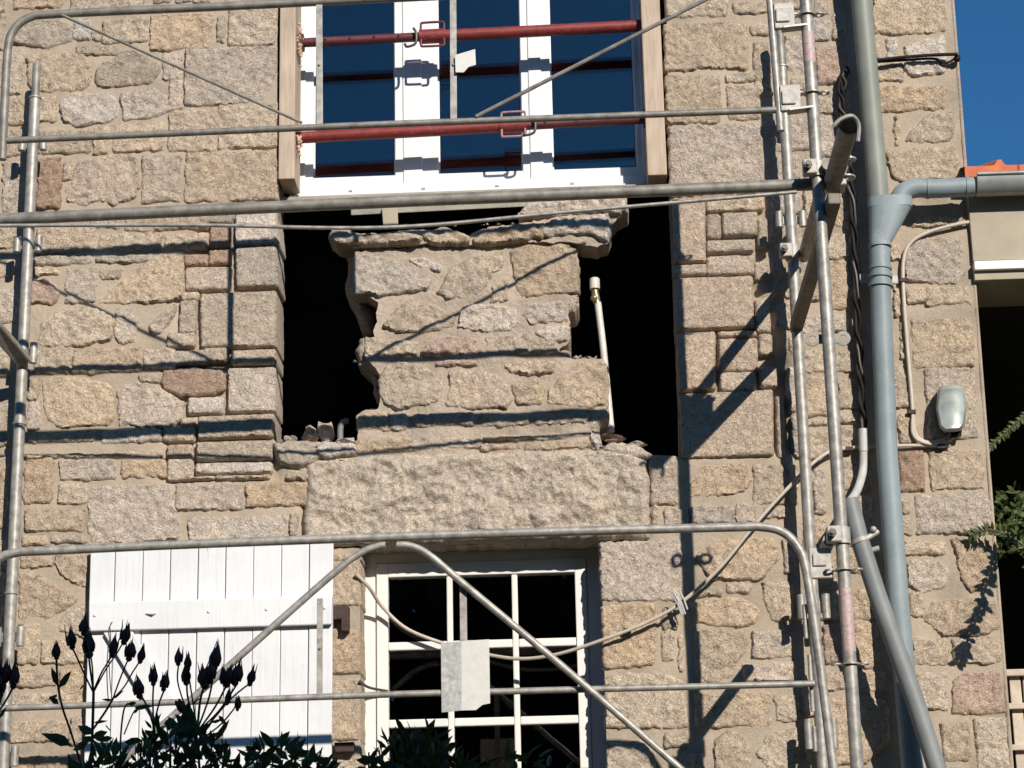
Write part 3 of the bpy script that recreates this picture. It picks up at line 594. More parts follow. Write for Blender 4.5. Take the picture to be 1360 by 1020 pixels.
for x0, x1, g0, g1 in ((404.5, 536, 416, 524), (559, 703.5, 581, 692), (718, 852.5, 731, 843)):
    s = MB(); zl = zs0+.030
    s.box((X(x0), yf+.008, zl), (X(g0), yf+.07, ztop-.05)).box((X(g1), yf+.008, zl), (X(x1), yf+.07, ztop-.05))
    s.box((X(g0)-.002, yf+.010, zl), (X(g1)+.002, yf+.069, zg)).box((X(g0)-.002, yf+.010, ztop-.1), (X(g1)+.002, yf+.069, ztop-.05))
    s.box((X(g0)-.0005, yf+.03, zg), (X(g0)+.007, yf+.06, ztop-.1)).box((X(g1)-.007, yf+.03, zg), (X(g1)+.0005, yf+.06, ztop-.1)).box((X(g0), yf+.031, zg-.001), (X(g1), yf+.061, zg+.008))
    s.build('sash', PVC, uw, bevel=.003)
    k = MB(); e = .0022
    k.box((X(g0)+.007, yf+.0325, zg+.008), (X(g0)+.007+e, yf+.036, ztop-.1)).box((X(g1)-.007-e, yf+.0325, zg+.008), (X(g1)-.007, yf+.036, ztop-.1)).box((X(g0)+.0075+e, yf+.0325, zg+.0082), (X(g1)-.0075-e, yf+.036, zg+.0082+e*1.4))
    k.build('gasket', CABLEB, uw)
    for yy in (0.036, 0.056): MB().box((X(g0)+.0005, yf+yy, zg), (X(g1)-.0005, yf+yy+.004, ztop-.1)).build('pane', GLASS, uw)
for px, py in ((465, 262), (562, 256), (660, 251), (760, 246)):
    q = W(px, py, DU+.03); MB().box((q.x-.008, -DU-.016, zs0+.008), (q.x+.008, -DU-.0105, zs0+.015)).build('drain_cap', GUTTER, uw)
# ------------------------------------------------------------------ lower window
lw = thing('window', None, None, W(640, 1000, -0.18)); lw['label'] = 'cream painted lower window with small dark panes'
adopt(lw, house); lw.matrix_parent_inverse = Matrix.Translation(-Vector(house.location))
DL = -0.17; yf = -DL; XL = lambda px, py=860: W(px, py, DL).x; ZL = lambda px, py: W(px, py, DL).z
cols = [(516, 594), (602, 681), (689, 766)]; rows = [(764, 850), (861, 953), (964, 1060), (1071, 1170)]
zt, zbm = ZL(640, 716), ZL(640, 1300)
m = MB()
m.box((XL(476), yf+.004, zbm), (XL(500), yf+.07, zt)).box((XL(782), yf+.004, zbm), (XL(812), yf+.07, zt)).box((XL(500), yf+.0045, ZL(640, 745)), (XL(782), yf+.07, zt))
m.build('frame', CREAM, lw, bevel=.004)
m = MB()
m.box((XL(500.5), yf-.012, zbm), (XL(516), yf+.05, ZL(640, 745.5))).box((XL(766), yf-.012, zbm), (XL(781.5), yf+.05, ZL(640, 745.5)))
m.box((XL(516), yf-.0115, ZL(640, 764)), (XL(766), yf+.05, ZL(640, 745.7))); m.build('sash', CREAM, lw, bevel=.004)
for c0, c1 in ((594, 602), (681, 689)): MB().box((XL(c0), yf-.006, zbm), (XL(c1), yf+.03, ZL(640, 764.2))).build('glazing_bar', CREAM, lw, bevel=.005)
for r0, r1 in ((850, 861), (953, 964), (1060, 1071)):
    for c0, c1 in cols: MB().box((XL(c0)+.0003, yf-.005, ZL(640, r1)), (XL(c1)-.0003, yf+.03, ZL(640, r0))).build('glazing_bar', CREAM, lw, bevel=.005)
for c0, c1 in cols:
    for r0, r1 in rows:
        MB().box((XL(c0), yf+.012, ZL(640, r1)), (XL(c1), yf+.016, ZL(640, r0))).build('pane', GLASS, lw)

# ------------------------------------------------------------------ shutter
sh = thing('shutter', None, None, W(280, 1000, 0.03)); sh['label'] = 'white boarded shutter folded open against the wall'
adopt(sh, house); sh.matrix_parent_inverse = Matrix.Translation(-Vector(house.location))
ed = [120, 153.5, 190.5, 226.5, 263.5, 300, 337, 374, 411, 443]; DS = 0.07
for i in range(9):
    a0, a1 = ed[i]+random.uniform(.3, .9), ed[i+1]-random.uniform(.3, .8); lean = lambda x: (x-560)*7e-5*420
    yt = 722-(a0-120)*.03; off = random.uniform(-.002, .002)
    c = [W(a0+lean(a0), yt+420, DS), W(a1+lean(a1), yt+419, DS), W(a1, yt-1, DS), W(a0, yt, DS)]
    c = [Vector((p.x, p.y+off, p.z)) for p in c]; bk = [Vector((p.x, p.y+.028, p.z)) for p in c]
    MB().hexa([c[0], c[1], bk[1], bk[0], c[3], c[2], bk[2], bk[3]]).build('plank', SHUTTER, sh, bevel=.0035)
def slab(pts, d0, d1, name, mat, par, bev=.004):
    f = [W(x, y, d0) for x, y in pts]; MB().prism([(p.x, p.z) for p in f], -d0, -d1).build(name, mat, par, bevel=bev)
slab([(118,838),(440,829),(441,791),(118,800)], .098, .0735, 'batten', SHUTTER, sh)
slab([(112,1132),(440,1124),(440,1084),(112,1094)], .098, .0735, 'batten', SHUTTER, sh)
slab([(137,840),(176,838.5),(330,1088),(288,1090)], .096, .0735, 'brace', SHUTTER, sh)
m = MB()
for x, y in ((126,817),(200,815),(277,812),(354,809),(431,807)): 
    p = W(x, y, .1); m.ball(p, .0075, 10, 6, (1, .5, 1))
m.build('bolt', SHUTTER, sh, True)
m = MB(); p = W(200, 816, .099); m.tube([p+Vector((-.02,0,.004)), p+Vector((.01,-.012,0)), p+Vector((.022,-.004,.006))], .004, 8); m.build('latch', SHUTTER, sh, True)
MB().tube(spline(PX([(149, 826, .1), (146, 832, .115), (147, 850, .11), (145, 880, .105), (147, 915, .11), (149, 930, .105)]), 6), .0022, 6).build('string', CABLEG, sh, True)
# hinge pins of rusty iron beside it
for s in ([(440,805),(463,804),(463,838),(453,838),(453,822),(440,823)], [(444,986),(470,985),(470,998),(444,999)]): slab(s, .055, .0, 'hinge', RUSTY, house, .003)

# ------------------------------------------------------------------ timber boards beside the upper window
def timber(x0, x1, yb, label, d0=.03, d1=-.16):
    t = thing('timber_post', label, 'timber', W((x0+x1)/2, yb, 0), 'timbers wedged upright beside the upper window')
    a, b = W(x0, yb, d0), W(x1, yb, d0); zt_ = W(x0, -150, d0).z; sx = (W(x0-1, -150, d0).x-W(x0, yb, d0).x)*0
    MB().box((a.x, -d0, a.z), (b.x, -d1, zt_)).build('board', WOOD, t, bevel=.005); return t
timber(369.5, 391, 238, 'sawn timber at the left jamb of the upper window, with foam at its edge')
timber(860, 886, 233, 'sawn timber at the right jamb of the upper window')
for (x, y) in ((398, 55), (397, 186)):
    m = MB()
    for k in range(60): q = random.gauss(0, .5); m.ball(W(x+random.uniform(-4, 3)*(1-min(1, abs(q))), y+q*22-2, .0)+Vector((0, random.uniform(-.02, .05), 0)), random.uniform(.003, .0085), 6, 4)
    tagged(m.build('foam_blob', FOAM, None, True), ['pinkish dried foam around the left end of the upper red prop', 'pinkish dried foam around the left end of the lower red prop'][y > 100], 'foam', 'foam round the prop ends')

# ------------------------------------------------------------------ red adjustable props
def prop(xa, ya, xb, yb, xm, big_left, label, holes, handle):
    d = -0.045; a, b, c = W(xa, ya, d), W(xb, yb, d), W(xm, ya+(yb-ya)*(xm-xa)/(xb-xa), d); ax = (b-a).normalized()
    t = thing('adjustable_prop', label, 'prop', (a+b)/2, 'red props holding the window jambs apart')
    ro, ri = .0270, .0215
    MB().tube([a, c], ro if big_left else ri, 18).build('outer_tube' if big_left else 'inner_tube', REDP if big_left else REDD, t, True)
    MB().tube([c, b], ri if big_left else ro, 18).build('inner_tube' if big_left else 'outer_tube', REDD if big_left else REDP, t, True)
    MB().tube([c-ax*.062, c+ax*.058], .0335, 18).build('collar', REDP, t, True)
    for sgn in (1, -1):
        h = Vector((0, -.02, .052*sgn)); w = .052
        pts = [c-ax*w+Vector((0, -.02, .02*sgn)), c-ax*w+h, c-ax*(w-.012)+h*1.12, c+ax*(w-.012)+h*1.12, c+ax*w+h, c+ax*w+Vector((0, -.02, .02*sgn))]
        MB().tube(spline(pts, 4), .0055, 8).build('handle', handle, t, True)
    q = c+ax*(-.085 if big_left is False else .085)
    pts = [q+Vector((0, -.03, .03)), q+Vector((.012, -.04, -.0)), q+Vector((.008, -.04, -.05)), q+Vector((-.03, -.035, -.062)), q+Vector((-.04, -.03, -.045))]
    MB().tube(spline(pts, 5), .006, 8).build('pin', DARKSTEEL, t, True)
    m = MB()
    for k in range(holes):
        p = (a+(c-a)*(k+1)/(holes+1.4)) if not big_left else (c+(b-c)*(k+1)/(holes+1.2))
        m.tube([p+Vector((0, -.0228, 0)), p+Vector((0, -.0205, 0))], .0058, 10)
    m.build('pin_hole', CABLEB, t)
    for e in (a, b): MB().tube([e, e+(ax if e is a else -ax)*.012], .042, 18).build('end_plate', REDD, t, True)
prop(400, 57, 856, 34, 575, False, 'red adjustable prop across the upper window, the higher of the two', 4, REDD)
prop(396, 183, 858, 158, 682, True, 'red adjustable prop across the upper window, the lower one behind the middle rail', 3, PINKH)

# ------------------------------------------------------------------ scaffold
DI, DO = 0.131, 1.077
def along(top, bot, y, d):
    x = top[0]+(bot[0]-top[0])*(y-top[1])/(bot[1]-top[1]); return W(x, y, d)
def pole(top, bot, d, label, spigot=0.0):
    T, B = W(top[0], top[1], d), W(bot[0], bot[1], d); ax = (B-T).normalized(); E_ = T+ax*((T.z-.8)/-ax.z)
    t = thing('scaffold_pole', label, 'scaffold pole', E_, 'upright scaffold poles')
    if spigot:
        s = T+ax*spigot; MB().tube([T, T+ax*.004, s], [.0165, .0185, .0185], 18).build('spigot', GALVD, t, True)
        MB().tube([s, E_], .0242, 20).build('tube', GALV, t, True); MB().ring(s, ax, .018, .0285, .007).build('collar', GALV, t, True)
    else: MB().tube([T, E_], .0242, 20).build('tube', GALV, t, True)
    return t, ax
def cups(t, p, ax, mat=GALV, sides=(-1, 1), h=.062, gap=.047):
    for s in sides:
        c = Vector((s*gap, -.006, 0))+p; MB().tube([c-ax*h/2, c-ax*h/2, c+ax*h/2], [.0145, .0165, .0165], 14).build('socket', mat, t, True)
    MB().box(p+Vector((-gap*.9, .004, -h*.25)), p+Vector((gap*.9, .014, h*.25))).build('socket_plate', mat, t)
TL, BL = (49, 85), (4, 1020)
lp, ax = pole(TL, BL, DI, 'upright galvanised pole at the left edge with a spigot on top', .165)
for y, s, h in ((192, (-1, 1), .06), (325, (-1, 1), .07), (470, (1,), .09), (846, (-1, 1), .08), (1005, (1,), .08)): cups(lp, along(TL, BL, y, DI), ax, GALV, s, h)
for y in (563, 788): MB().ring(along(TL, BL, y, DI), ax, .022, .029, .010).build('collar', GALV, lp, True)
# bracket arm at the left edge
bt = thing('scaffold_bracket', 'grey channel bracket arm sticking out beside the left pole', 'bracket', W(20, 455, .3))
MB().bar(W(-40, 385, .55), W(40, 478, .16), .055, .012, (0.4, -.6, .6)).build('arm', GALVD, bt, bevel=.003)
MB().bar(W(-42, 398, .55), W(33, 483, .16), .012, .06, (0.4, -.6, .6)).build('flange', GALVD, bt, bevel=.003)

TI, BI = (1035, 34), (1092, 1000)
ip, ax = pole(TI, BI, DI, 'right-hand pole close to the wall, left of the pair beside the drainpipe', .2)
for y, s, h in ((140, (1,), .08), (292, (-1, 1), .07), (806, (-1, 1), .10), (975, (-1, 1), .12)): cups(ip, along(TI, BI, y, DI), ax, GALV, s, h, .05)
TOo, BOo = (1066, -60), (1139, 1030)
op, ax2 = pole(TOo, BOo, DO, 'outer right-hand pole with pink paint marks, nearest the drainpipe')
def rosette(t, p, ax, r=.062):
    m = MB(); m.ring(p, ax, .0235, .035, .006)
    for sg in (-1, 1): m.ring(p+Vector((sg*.05, 0, 0)), ax, .011, .021, .0055, 14)
    m.build('rosette', GALV, t, True)
for y in (20, 124, 757, 882): rosette(op, along(TOo, BOo, y, DO), ax2)
for y0, y1 in ((44, 84), (782, 866)): MB().tube([along(TOo, BOo, y0, DO), along(TOo, BOo, y1, DO)], .0248, 20).build('paint_mark', PINK, op, True)
p = along(TOo, BOo, 448, DO); m = MB()
for s in (-1, 1): m.ring(p+Vector((s*.058, .02, 0)), (0, 1, 0), .014, .028, .008, 16)
m.box(p+Vector((-.04, .0165, -.018)), p+Vector((.04, .0235, .018))); m.build('eye_plate', GALVD, op, True)
def coupler(t, p, ax, side=Vector((0, -1, 0)), mat=COUPLER, w=.078, h=.062):
    p = Vector(p); side = Vector(side); r = side.cross(Vector(ax)).normalized()
    MB().tube([p-Vector(ax)*h/2, p+Vector(ax)*h/2], .033, 16).build('coupler', mat, t, True, 40)
    q = p-r*.03+side*.024; MB().box(q-Vector((.028, .026, h/2)), q+Vector((.026, .02, h/2))).build('coupler_jaw', mat, t, bevel=.006)
    b = q+side*.026; MB().tube([b-Vector((.01, 0, 0)), b+Vector((-.01, 0, 0))+side*.030], .0085, 8).tube([b+Vector((-.01, 0, 0))+side*.008, b+Vector((-.01, 0, 0))+side*.022], .0165, 6).build('bolt', DARKSTEEL, t, True)
coupler(op, along(TOo, BOo, 226, DO), ax2); coupler(ip, along(TI, BI, 336, DI), ax); coupler(op, along(TOo, BOo, 712, DO), ax2)

# transoms and braces between inner and outer poles
def tube_thing(name, label, cat, pts, r, mat, group=None, parts='tube', k=0):
    P = PX(pts); P = spline(P, k) if k else P
    t = thing(name, label, cat, P[0], group); MB().tube(P, r, 18).build(parts, mat, t, True); return t, P
oz = along(TOo, BOo, 226, DO); iz = along(TI, BI, 336, DI)
tt = thing('transom_tube', 'short tube running from the inner pole to the outer pole below the hooked tube', 'scaffold tube', iz, 'scaffold tubes')
MB().tube([iz+Vector((.05, .06, 0)), Vector((iz.x+.06, oz.y-.06, oz.z+.0))], .0242, 18).build('tube', GALVD, tt, True)
tt = thing('brace_tube', 'dark brace sloping down from the outer pole to the inner pole', 'scaffold tube', W(1055, 432, .14), 'scaffold tubes')
MB().bar(W(1108, 263, 1.17), W(1057, 436, .12),   .05, .05, (1, 0, 0)).build('bar', SHADEST, tt, bevel=.006)
tt = thing('hooked_tube', 'short open tube with a curled hook end, pointing up beside the drainpipe', 'scaffold tube', W(1110, 235, 1.08), 'scaffold tubes')
A0, A1 = W(1105, 246, 1.06), W(1127, 168, 1.50); axh = (A1-A0).normalized()
m = MB().tube([A0, A1], .036, 20, caps=False); m.tube([A1, A0+axh*.002], .031, 20, caps=False); m.build('tube', GALVD, tt, True)
hk = [A1+Vector((.030, 0, -.06)), A1+Vector((.036, -.01, 0)), A1+Vector((.012, -.03, .028)), A1+Vector((-.03, -.035, .016)), A1+Vector((-.058, -.03, -.008))]
MB().tube(spline(hk, 5), .0085, 8).build('hook', GALV, tt, True)
MB().tube([W(1104, 282, 1.02), W(1128, 205, 1.1)], .012, 10).ring(W(1127, 212, 1.1), (0, 0, 1), .012, .03, .006).ring(W(1124, 236, 1.1), (0, 0, 1), .012, .036, .006).build('clamp_pin', GALV, tt, True)
MB().box(W(1098, 246, 1.12), W(1120, 236, 1.02)).build('clamp', COUPLER, tt, bevel=.006)
lo = along(TOo, BOo, 712, DO)
tt = thing('transom_tube', 'short tube stub running back from the lower clamp on the outer pole', 'scaffold tube', lo, 'scaffold tubes')
MB().tube([lo+Vector((-.04, .06, 0)), lo+Vector((-.035, .52, .01))], .0242, 18).build('tube', GALVD, tt, True)
# long rails
t1, _ = tube_thing('ledger_tube', 'thick galvanised tube crossing the picture just below the upper window', 'scaffold tube', [(-60, 294.5, DO-.04), (0, 291.5, DO-.04), (560, 266, DO-.04), (1086, 244.5, DO-.04)], .0242, GALVD, 'scaffold tubes')
t1, _ = tube_thing('rod', 'thin sagging rod below the thick ledger tube', 'rod', [(-60, 300, DO), (250, 299, DO), (515, 302, DO), (760, 281, DO), (1058, 255, DO)], .0075, GALV, None, 'rod', 8)

# upper guardrail frame
gf = thing('guardrail_frame', 'upper scaffold guardrail frame with rounded corner and two thin diagonals', 'guardrail', W(5, 212, DO), 'scaffold guardrail frames')
MB().tube(spline(PX([(3, 212), (6, 140), (10, 70), (17, 42), (38, 24), (80, 18.5), (300, 8.5), (600, -6), (1000, -22)], DO), 7), .0170, 16).build('rail', GALVD, gf, True)
MB().tube(PX([(5, 187), (500, 165.5), (1031, 146)], DO), .0135, 14).build('mid_rail', GALVD, gf, True)
MB().tube(PX([(1020, -30), (1037, 174)], DO), .0150, 14).build('end_tube', GALV, gf, True)
MB().tube(PX([(82, 20), (401, 163)], DO+.012), .0062, 8).build('diagonal', GALVD, gf, True)
MB().tube(PX([(632, 155), (940, -2)], DO+.012), .0085, 8).build('diagonal', GALVD, gf, True)
for x, y1 in ((424.5, 166), (602.5, 159)): MB().bar(W(x-1, -30, DO+.004), W(x, y1, DO+.004), .026, .005).build('upright', GALV, gf, bevel=.001)
m = MB()
for x, y in ((424, 86), (602, 86)): m.ball(W(x, y, DO+.008), .006, 8, 5)
m.build('rivet', GALV, gf, True)
slab([(604,73),(631,65),(632,86),(622,89),(616,96),(605,96)], DO+.022, DO+.017, 'tag_plate', PLATE, gf, .001)
for y, x in ((22, 1038), (131, 1046)):
    w_ = W(x, y, DO+.01); MB().box(w_+Vector((-.030, -.012, -.055)), w_+Vector((.050, .012, .055))).box(w_+Vector((-.024, -.02, -.03)), w_+Vector((.03, -.010, .028))).build('bracket', COUPLER, gf, bevel=.004)
    MB().bar(w_+Vector((.0, 0, -.055)), along(TOo, BOo, y+10, DO)+Vector((0, 0, -.01)), .05, .008, (0, 0, 1)).build('bracket_tongue', GALV, gf)
# lower guardrail frame
gl = thing('guardrail_frame', 'lower scaffold guardrail frame with two bent braces and a pale tag plate', 'guardrail', W(1105, 1020, DO), 'scaffold guardrail frames')
MB().tube(spline(PX([(-14, 760), (-2, 742), (22, 734), (60, 731.5), (300, 721), (640, 709), (960, 700.5), (1012, 700), (1040, 707), (1060, 727), (1070, 755), (1082, 830), (1094, 920), (1108, 1030)], DO+.02), 7), .0172, 16).build('rail', GALV, gl, True)
MB().tube(spline(PX([(512, 724), (500, 726), (478, 735), (440, 764), (300, 888), (150, 1022), (60, 1100)], DO+.05), 6), .0135, 14).build('brace', GALV, gl, True)
MB().tube(spline(PX([(527, 724), (545, 725), (570, 737), (620, 779), (760, 896), (905, 1022), (1000, 1105)], DO+.05), 6), .0135, 14).build('brace', GALV, gl, True)
MB().tube(PX([(-40, 942.5), (0, 941), (540, 921.5), (1082, 908)], DO+.02), .0120, 14).build('mid_rail', GALV, gl, True)
MB().bar(W(425, 795, DO+.03), W(424.5, 924, DO+.03), .022, .005).build('upright', GALV, gl, bevel=.001)
MB().bar(W(615, 772, DO+.03), W(616.5, 922, DO+.03), .026, .005).build('upright', GALV, gl, bevel=.001)
MB().ball(W(424.5, 861, DO+.034), .006, 8, 5).build('rivet', GALV, gl, True)
f = [W(x, y, DO+.06) for x, y in ((585, 853), (613, 851.5), (613, 943.5), (586, 945))]
f = [f[0]+Vector((0, .022, 0)), f[1], f[2], f[3]+Vector((0, .022, 0))]
def thick(f, name, mat, par):
    bk = [p+Vector((0, .003, 0)) for p in f]; n = len(f); V = f+bk
    F = [list(range(n))[::-1], list(range(n, 2*n))]+[[i, (i+1) % n, n+(i+1) % n, n+i] for i in range(n)]
    return mesh_obj(name, V, F, mat, par)
thick(f, 'tag_plate', PLATED, gl)
thick(PX([(613,851.5),(649.5,849),(651,934),(641,936),(632,943),(613,943.5)], DO+.06), 'tag_plate', PLATE, gl)
w_ = W(1086, 744, DO-.02); MB().box(w_+Vector((-.032, -.012, -.07)), w_+Vector((.05, .012, .045))).box(w_+Vector((-.02, -.02, -.025)), w_+Vector((.03, -.01, .02))).build('bracket', COUPLER, gl, bevel=.004)
m = MB()
for y0, y1, x in ((803, 848, 1068), (870, 945, 1075), (965, 998, 1081)): m.tube([W(x, y0, DO), W(x+(y1-y0)*.06, y1, DO)], .0085, 10)
m.build('locking_pin', GALV, gl, True)

# ------------------------------------------------------------------ drainpipe
DD = .125; dp = thing('drainpipe', 'blue-grey drainpipe with funnel head and side branch, down the wall', 'drainpipe', W(1208, 1000, DD))
MB().tube(PX([(1139, -60), (1144, 0), (1161.5, 200), (1167, 268)], DD), .0455, 24).build('upper_pipe', ZINCG, dp, True)
MB().tube(PX([(1168, 322), (1170, 400), (1178, 600), (1193, 800), (1211, 1010), (1225, 1160), (1260, 1500)], DD), .0445, 24).build('lower_pipe', ZINC, dp, True)
def frus(cx0, w0, y0, cx1, w1, y1, d, mat, name):
    a, b = W(cx0, y0, d), W(cx1, y1, d); dep = .052; k = 18; V = []
    for (c, w) in ((a, w0/2*PXM(y0, d)), (b, w1/2*PXM(y1, d))):
        for j in range(k):
            t = 2*math.pi*j/k; sx = abs(math.cos(t))**.7*math.copysign(1, math.cos(t)); sy = abs(math.sin(t))**.7*math.copysign(1, math.sin(t))
            V.append((c.x+w*sx, c.y+min(dep, w*1.05)*sy, c.z))
    F = [[j, (j+1) % k, k+(j+1) % k, k+j][::-1] for j in range(k)]+[list(range(k)), list(range(k, 2*k))[::-1]]
    return mesh_obj(name, V, F, mat, dp, True, 35)
frus(1181.5, 60.5, 264, 1182, 60, 277, DD, ZINC, 'hopper_rim'); frus(1182, 58, 276, 1168.5, 28, 326, DD, ZINC, 'hopper'); frus(1168.5, 30, 324, 1169, 30, 329, DD, ZINC, 'hopper_rim')
bp = spline(PX([(1193, 268), (1200, 256), (1216, 250), (1240, 250.5), (1270, 249), (1293, 248)], DD), 8)
MB().tube(bp, .042, 22).build('branch_pipe', ZINC, dp, True); MB().ring(W(1232, 250.5, DD), (1, 0, -.02), .04, .0455, .012, 20).build('branch_seam', ZINC, dp, True); MB().ring(W(1284, 248.5, DD), (1, 0, -.02), .04, .0455, .012, 20).build('branch_seam', ZINC, dp, True)
m = MB()
for y, r in ((356, .049), (367, .051), (379, .053)): m.ring(W(1169.2+(y-356)*.02, y, DD), (0.06, 0, 1), .043, r, .017, 24)
m.build('pipe_collar', ZINC, dp, True)
MB().box(W(1142, 376, DD-.06), W(1152, 364, DD-.07)).box(W(1184, 377, DD-.06), W(1192, 366, DD-.07)).build('pipe_clip', COUPLER, dp, bevel=.004)
# grey conduit pipe crossing in front of it
gp = thing('conduit_pipe', 'grey plastic pipe leaning across the lower drainpipe', 'pipe', W(1248, 1020, .3))
MB().tube(PX([(1128, 664, .25), (1141, 715, .26), (1165, 790, .26), (1215, 930, .26), (1244, 1020, .26), (1290, 1160, .26)]), .0375, 22).build('pipe', GREYPVC, gp, True)
MB().tube(PX([(1141, 716, .26), (1143, 721, .26)]), .0410, 22).build('clip_band', COUPLER, gp, True)
MB().tube(PX([(1146, 718, .285), (1166, 706, .27)]), .012, 10).tube(PX([(1150, 733, .25), (1168, 728, .26)]), .012, 10).ball(W(1160, 703, .29), .014, 8, 5).build('clip', COUPLER, gp, True)

# ------------------------------------------------------------------ cables and boxes
def cable(name, label, pts, r, mat, group=None, d=None, k=7, par=None):
    P = spline(PX(pts, d), k); return tagged(MB().tube(P, r, 10).build(name, mat, par, True), label, 'cable', group)
bc = thing('cable_bundle', 'dark twisted cable bundle running down behind the scaffold poles', 'cable', W(1144, 570, .04))
MB().tube(spline(PX([(1126, 90), (1119, 98), (1114, 120), (1116, 150), (1121, 200), (1128, 250), (1133, 330), (1136, 420), (1141, 500), (1146, 572)], .045), 7), .0115, 10).build('cable', CABLEB, bc, True)
path = spline(PX([(1124, 94), (1118, 120), (1120, 160), (1125, 200), (1131, 250), (1136, 330), (1139, 420), (1143, 500), (1147, 572)], .05), 12)
for ph, mt, rr in ((0, CABLEB, .0062), (2.1, CABLEG, .0056), (4.2, CABLEB, .0062)):
    P = [p+Vector((math.cos(ph+k*.42), math.sin(ph+k*.42), 0))*.011+Vector((.004*math.sin(k*.9), 0, 0)) for k, p in enumerate(path)]
    MB().tube(P, rr, 8).build('strand', mt, bc, True)
MB().tube(spline(PX([(1146, 570, .06), (1147, 600, .06)]), 4), .0195, 14).tube(spline(PX([(1147, 600, .06), (1146, 625, .06), (1139, 650, .12), (1129, 666, .24)]), 6), .0175, 14).build('sleeve', CABLEW, bc, True)
cable('wall_cable', 'pair of black cables run level round the house corner', [(1164, 80), (1200, 76), (1240, 73), (1272, 72)], .0075, CABLEB, None, .05)
bk = tagged(MB().tube(spline(PX([(1166, 82), (1200, 80), (1240, 78), (1256, 84), (1274, 74)], .03), 6), .006, 8).ball(W(1271, 78, .03), .016, 10, 7).build('cable_hook', CABLEB, None, True), 'small hook holding the black cables at the house corner', 'hook')
cable('wall_cable', 'cream cable curving from the corner down to the meter box', [(1287, 295), (1262, 300), (1232, 309), (1210, 322), (1200, 345), (1200, 390), (1205, 460), (1211, 530), (1213, 560), (1218, 580), (1235, 588), (1258, 582), (1266, 570)], .0085, CABLEC, 'cream cables', .025)
cable('wall_cable', 'second cream cable doubled inside the first one', [(1212, 555), (1212, 574), (1220, 585), (1240, 590), (1262, 584), (1271, 570)], .0075, CABLEC, 'cream cables', .03)
cable('hanging_cable', 'long cream cable sagging from the meter box across the lower window', [(1262, 592, .02), (1200, 592, .02), (1120, 596, .03), (1086, 610, .05), (1040, 655, .07), (1000, 700, .08), (955, 755, .08), (905, 800, .07), (860, 826, .06), (800, 850, .05), (740, 869, .0), (690, 875, -.05), (640, 868, -.1), (590, 855, -.12), (540, 835, -.12), (508, 806, -.1), (490, 780, -.02), (472, 762, .03)], .0078, CABLEC, 'cream cables')
m = MB()
for k in range(5):
    p = W(905+random.uniform(-7, 7), 800+random.uniform(-4, 6), .075); m.tube([p+Vector((-.012, 0, .035)), p+Vector((.004, -.012, 0)), p+Vector((.016, -.004, -.04))], .004, 6)
tagged(m.build('cable_tie', CABLEW, None, True), 'knot of pale ties on the hanging cable', 'cable tie')
m = MB()
for x, y in ((1200, 372), (1211, 547), (1128, 596), (1250, 593), (833, 837), (1083, 612)): 
    p = W(x, y, .03); m.box(p+Vector((-.016, -.008, -.008)), p+Vector((.016, .02, .008)))
tagged(m.build('cable_clip', RUSTY, None), kind='stuff', label='small dark clips fixing the cream cables to the wall', cat='cable clip')
m = tagged(MB().tube(spline(PX([(478, 905, .02), (490, 913, -.1), (515, 918, -.15)]), 5), .006, 8).build('wire', CABLEG, None, True), 'short grey wire at the left jamb of the lower window', 'wire')
jb = thing('meter_box', 'grey rounded meter box on the wall below the cable', 'box', W(1263, 570, 0))
prof = [(1246, 518), (1251, 513), (1274, 511), (1280, 516), (1284, 540), (1281, 566), (1275, 572), (1255, 574), (1248, 568), (1243, 543)]
def loft(levels, name, mat, par):
    V = []; n = len(prof)
    for d, s in levels:
        for x, y in prof: V.append(W(1263.5+(x-1263.5)*s, 543+(y-543)*s, d+(.0 if d < .09 else -.022*((x-1263.5)*s/19)**2)))
    F = []
    for l in range(len(levels)-1):
        for i in range(n): F.append([l*n+i, l*n+(i+1) % n, (l+1)*n+(i+1) % n, (l+1)*n+i][::-1])
    if len(levels) > 3:
        l = len(levels)-1; c = len(V)
        for k in range(5):
            yy = 543+(k-2)*12*levels[-1][1]; V.append(W(1263.5, yy, levels[-1][0]+.002-.003*abs(k-2)))
        pick = lambda i: c+max(0, min(4, int(round((prof[i][1]-543)/14.5+2))))
        for i in range(n):
            j = (i+1) % n; q = [l*n+i, l*n+j, pick(j), pick(i)]
            F.append(q if pick(i) != pick(j) else q[:3])
    else: F.append([(len(levels)-1)*n+i for i in range(n)])
    mesh_obj(name, V, [f[::-1] for f in F], mat, par, True, 50)
loft([(.0, 1.0), (.045, 1.0)], 'back', BOXM, jb); loft([(.046, 1.02), (.055, 1.03), (.10, 1.0), (.122, .955), (.13, .86)], 'cover', BOXM, jb)
MB().tube(PX([(1266, 573, .04), (1267, 581, .04)]), .012, 10).tube(PX([(1274, 571, .04), (1273, 579, .04)]), .012, 10).build('gland', CABLEB, jb, True)

# white pipe standing in the opening
wp = thing('standpipe', 'white water pipe with a valve on top, standing in the right of the opening', 'pipe', W(812, 572, -.1))
MB().tube(PX([(794, 402), (801, 460), (812, 574)], -.1), .0150, 14).build('pipe', DIRTW, wp, True)
MB().tube(PX([(790, 386), (793, 403)], -.1), .0165, 12).ball(W(789, 396, -.08), .016, 8, 6).build('valve', BRASS, wp, True)
MB().tube(PX([(789.5, 369.5), (789.6, 371), (790, 384)], -.1), [.017, .0225, .0225], 16).build('cap', DIRTW, wp, True)
ep = tagged(MB().tube(spline(PX([(452, 584), (452, 570), (455, 561), (463, 559)], -.32), 6), .014, 12).build('pipe_stub', GREYPVC, None, True), 'grey bent pipe stub at the left foot of the masonry', 'pipe')
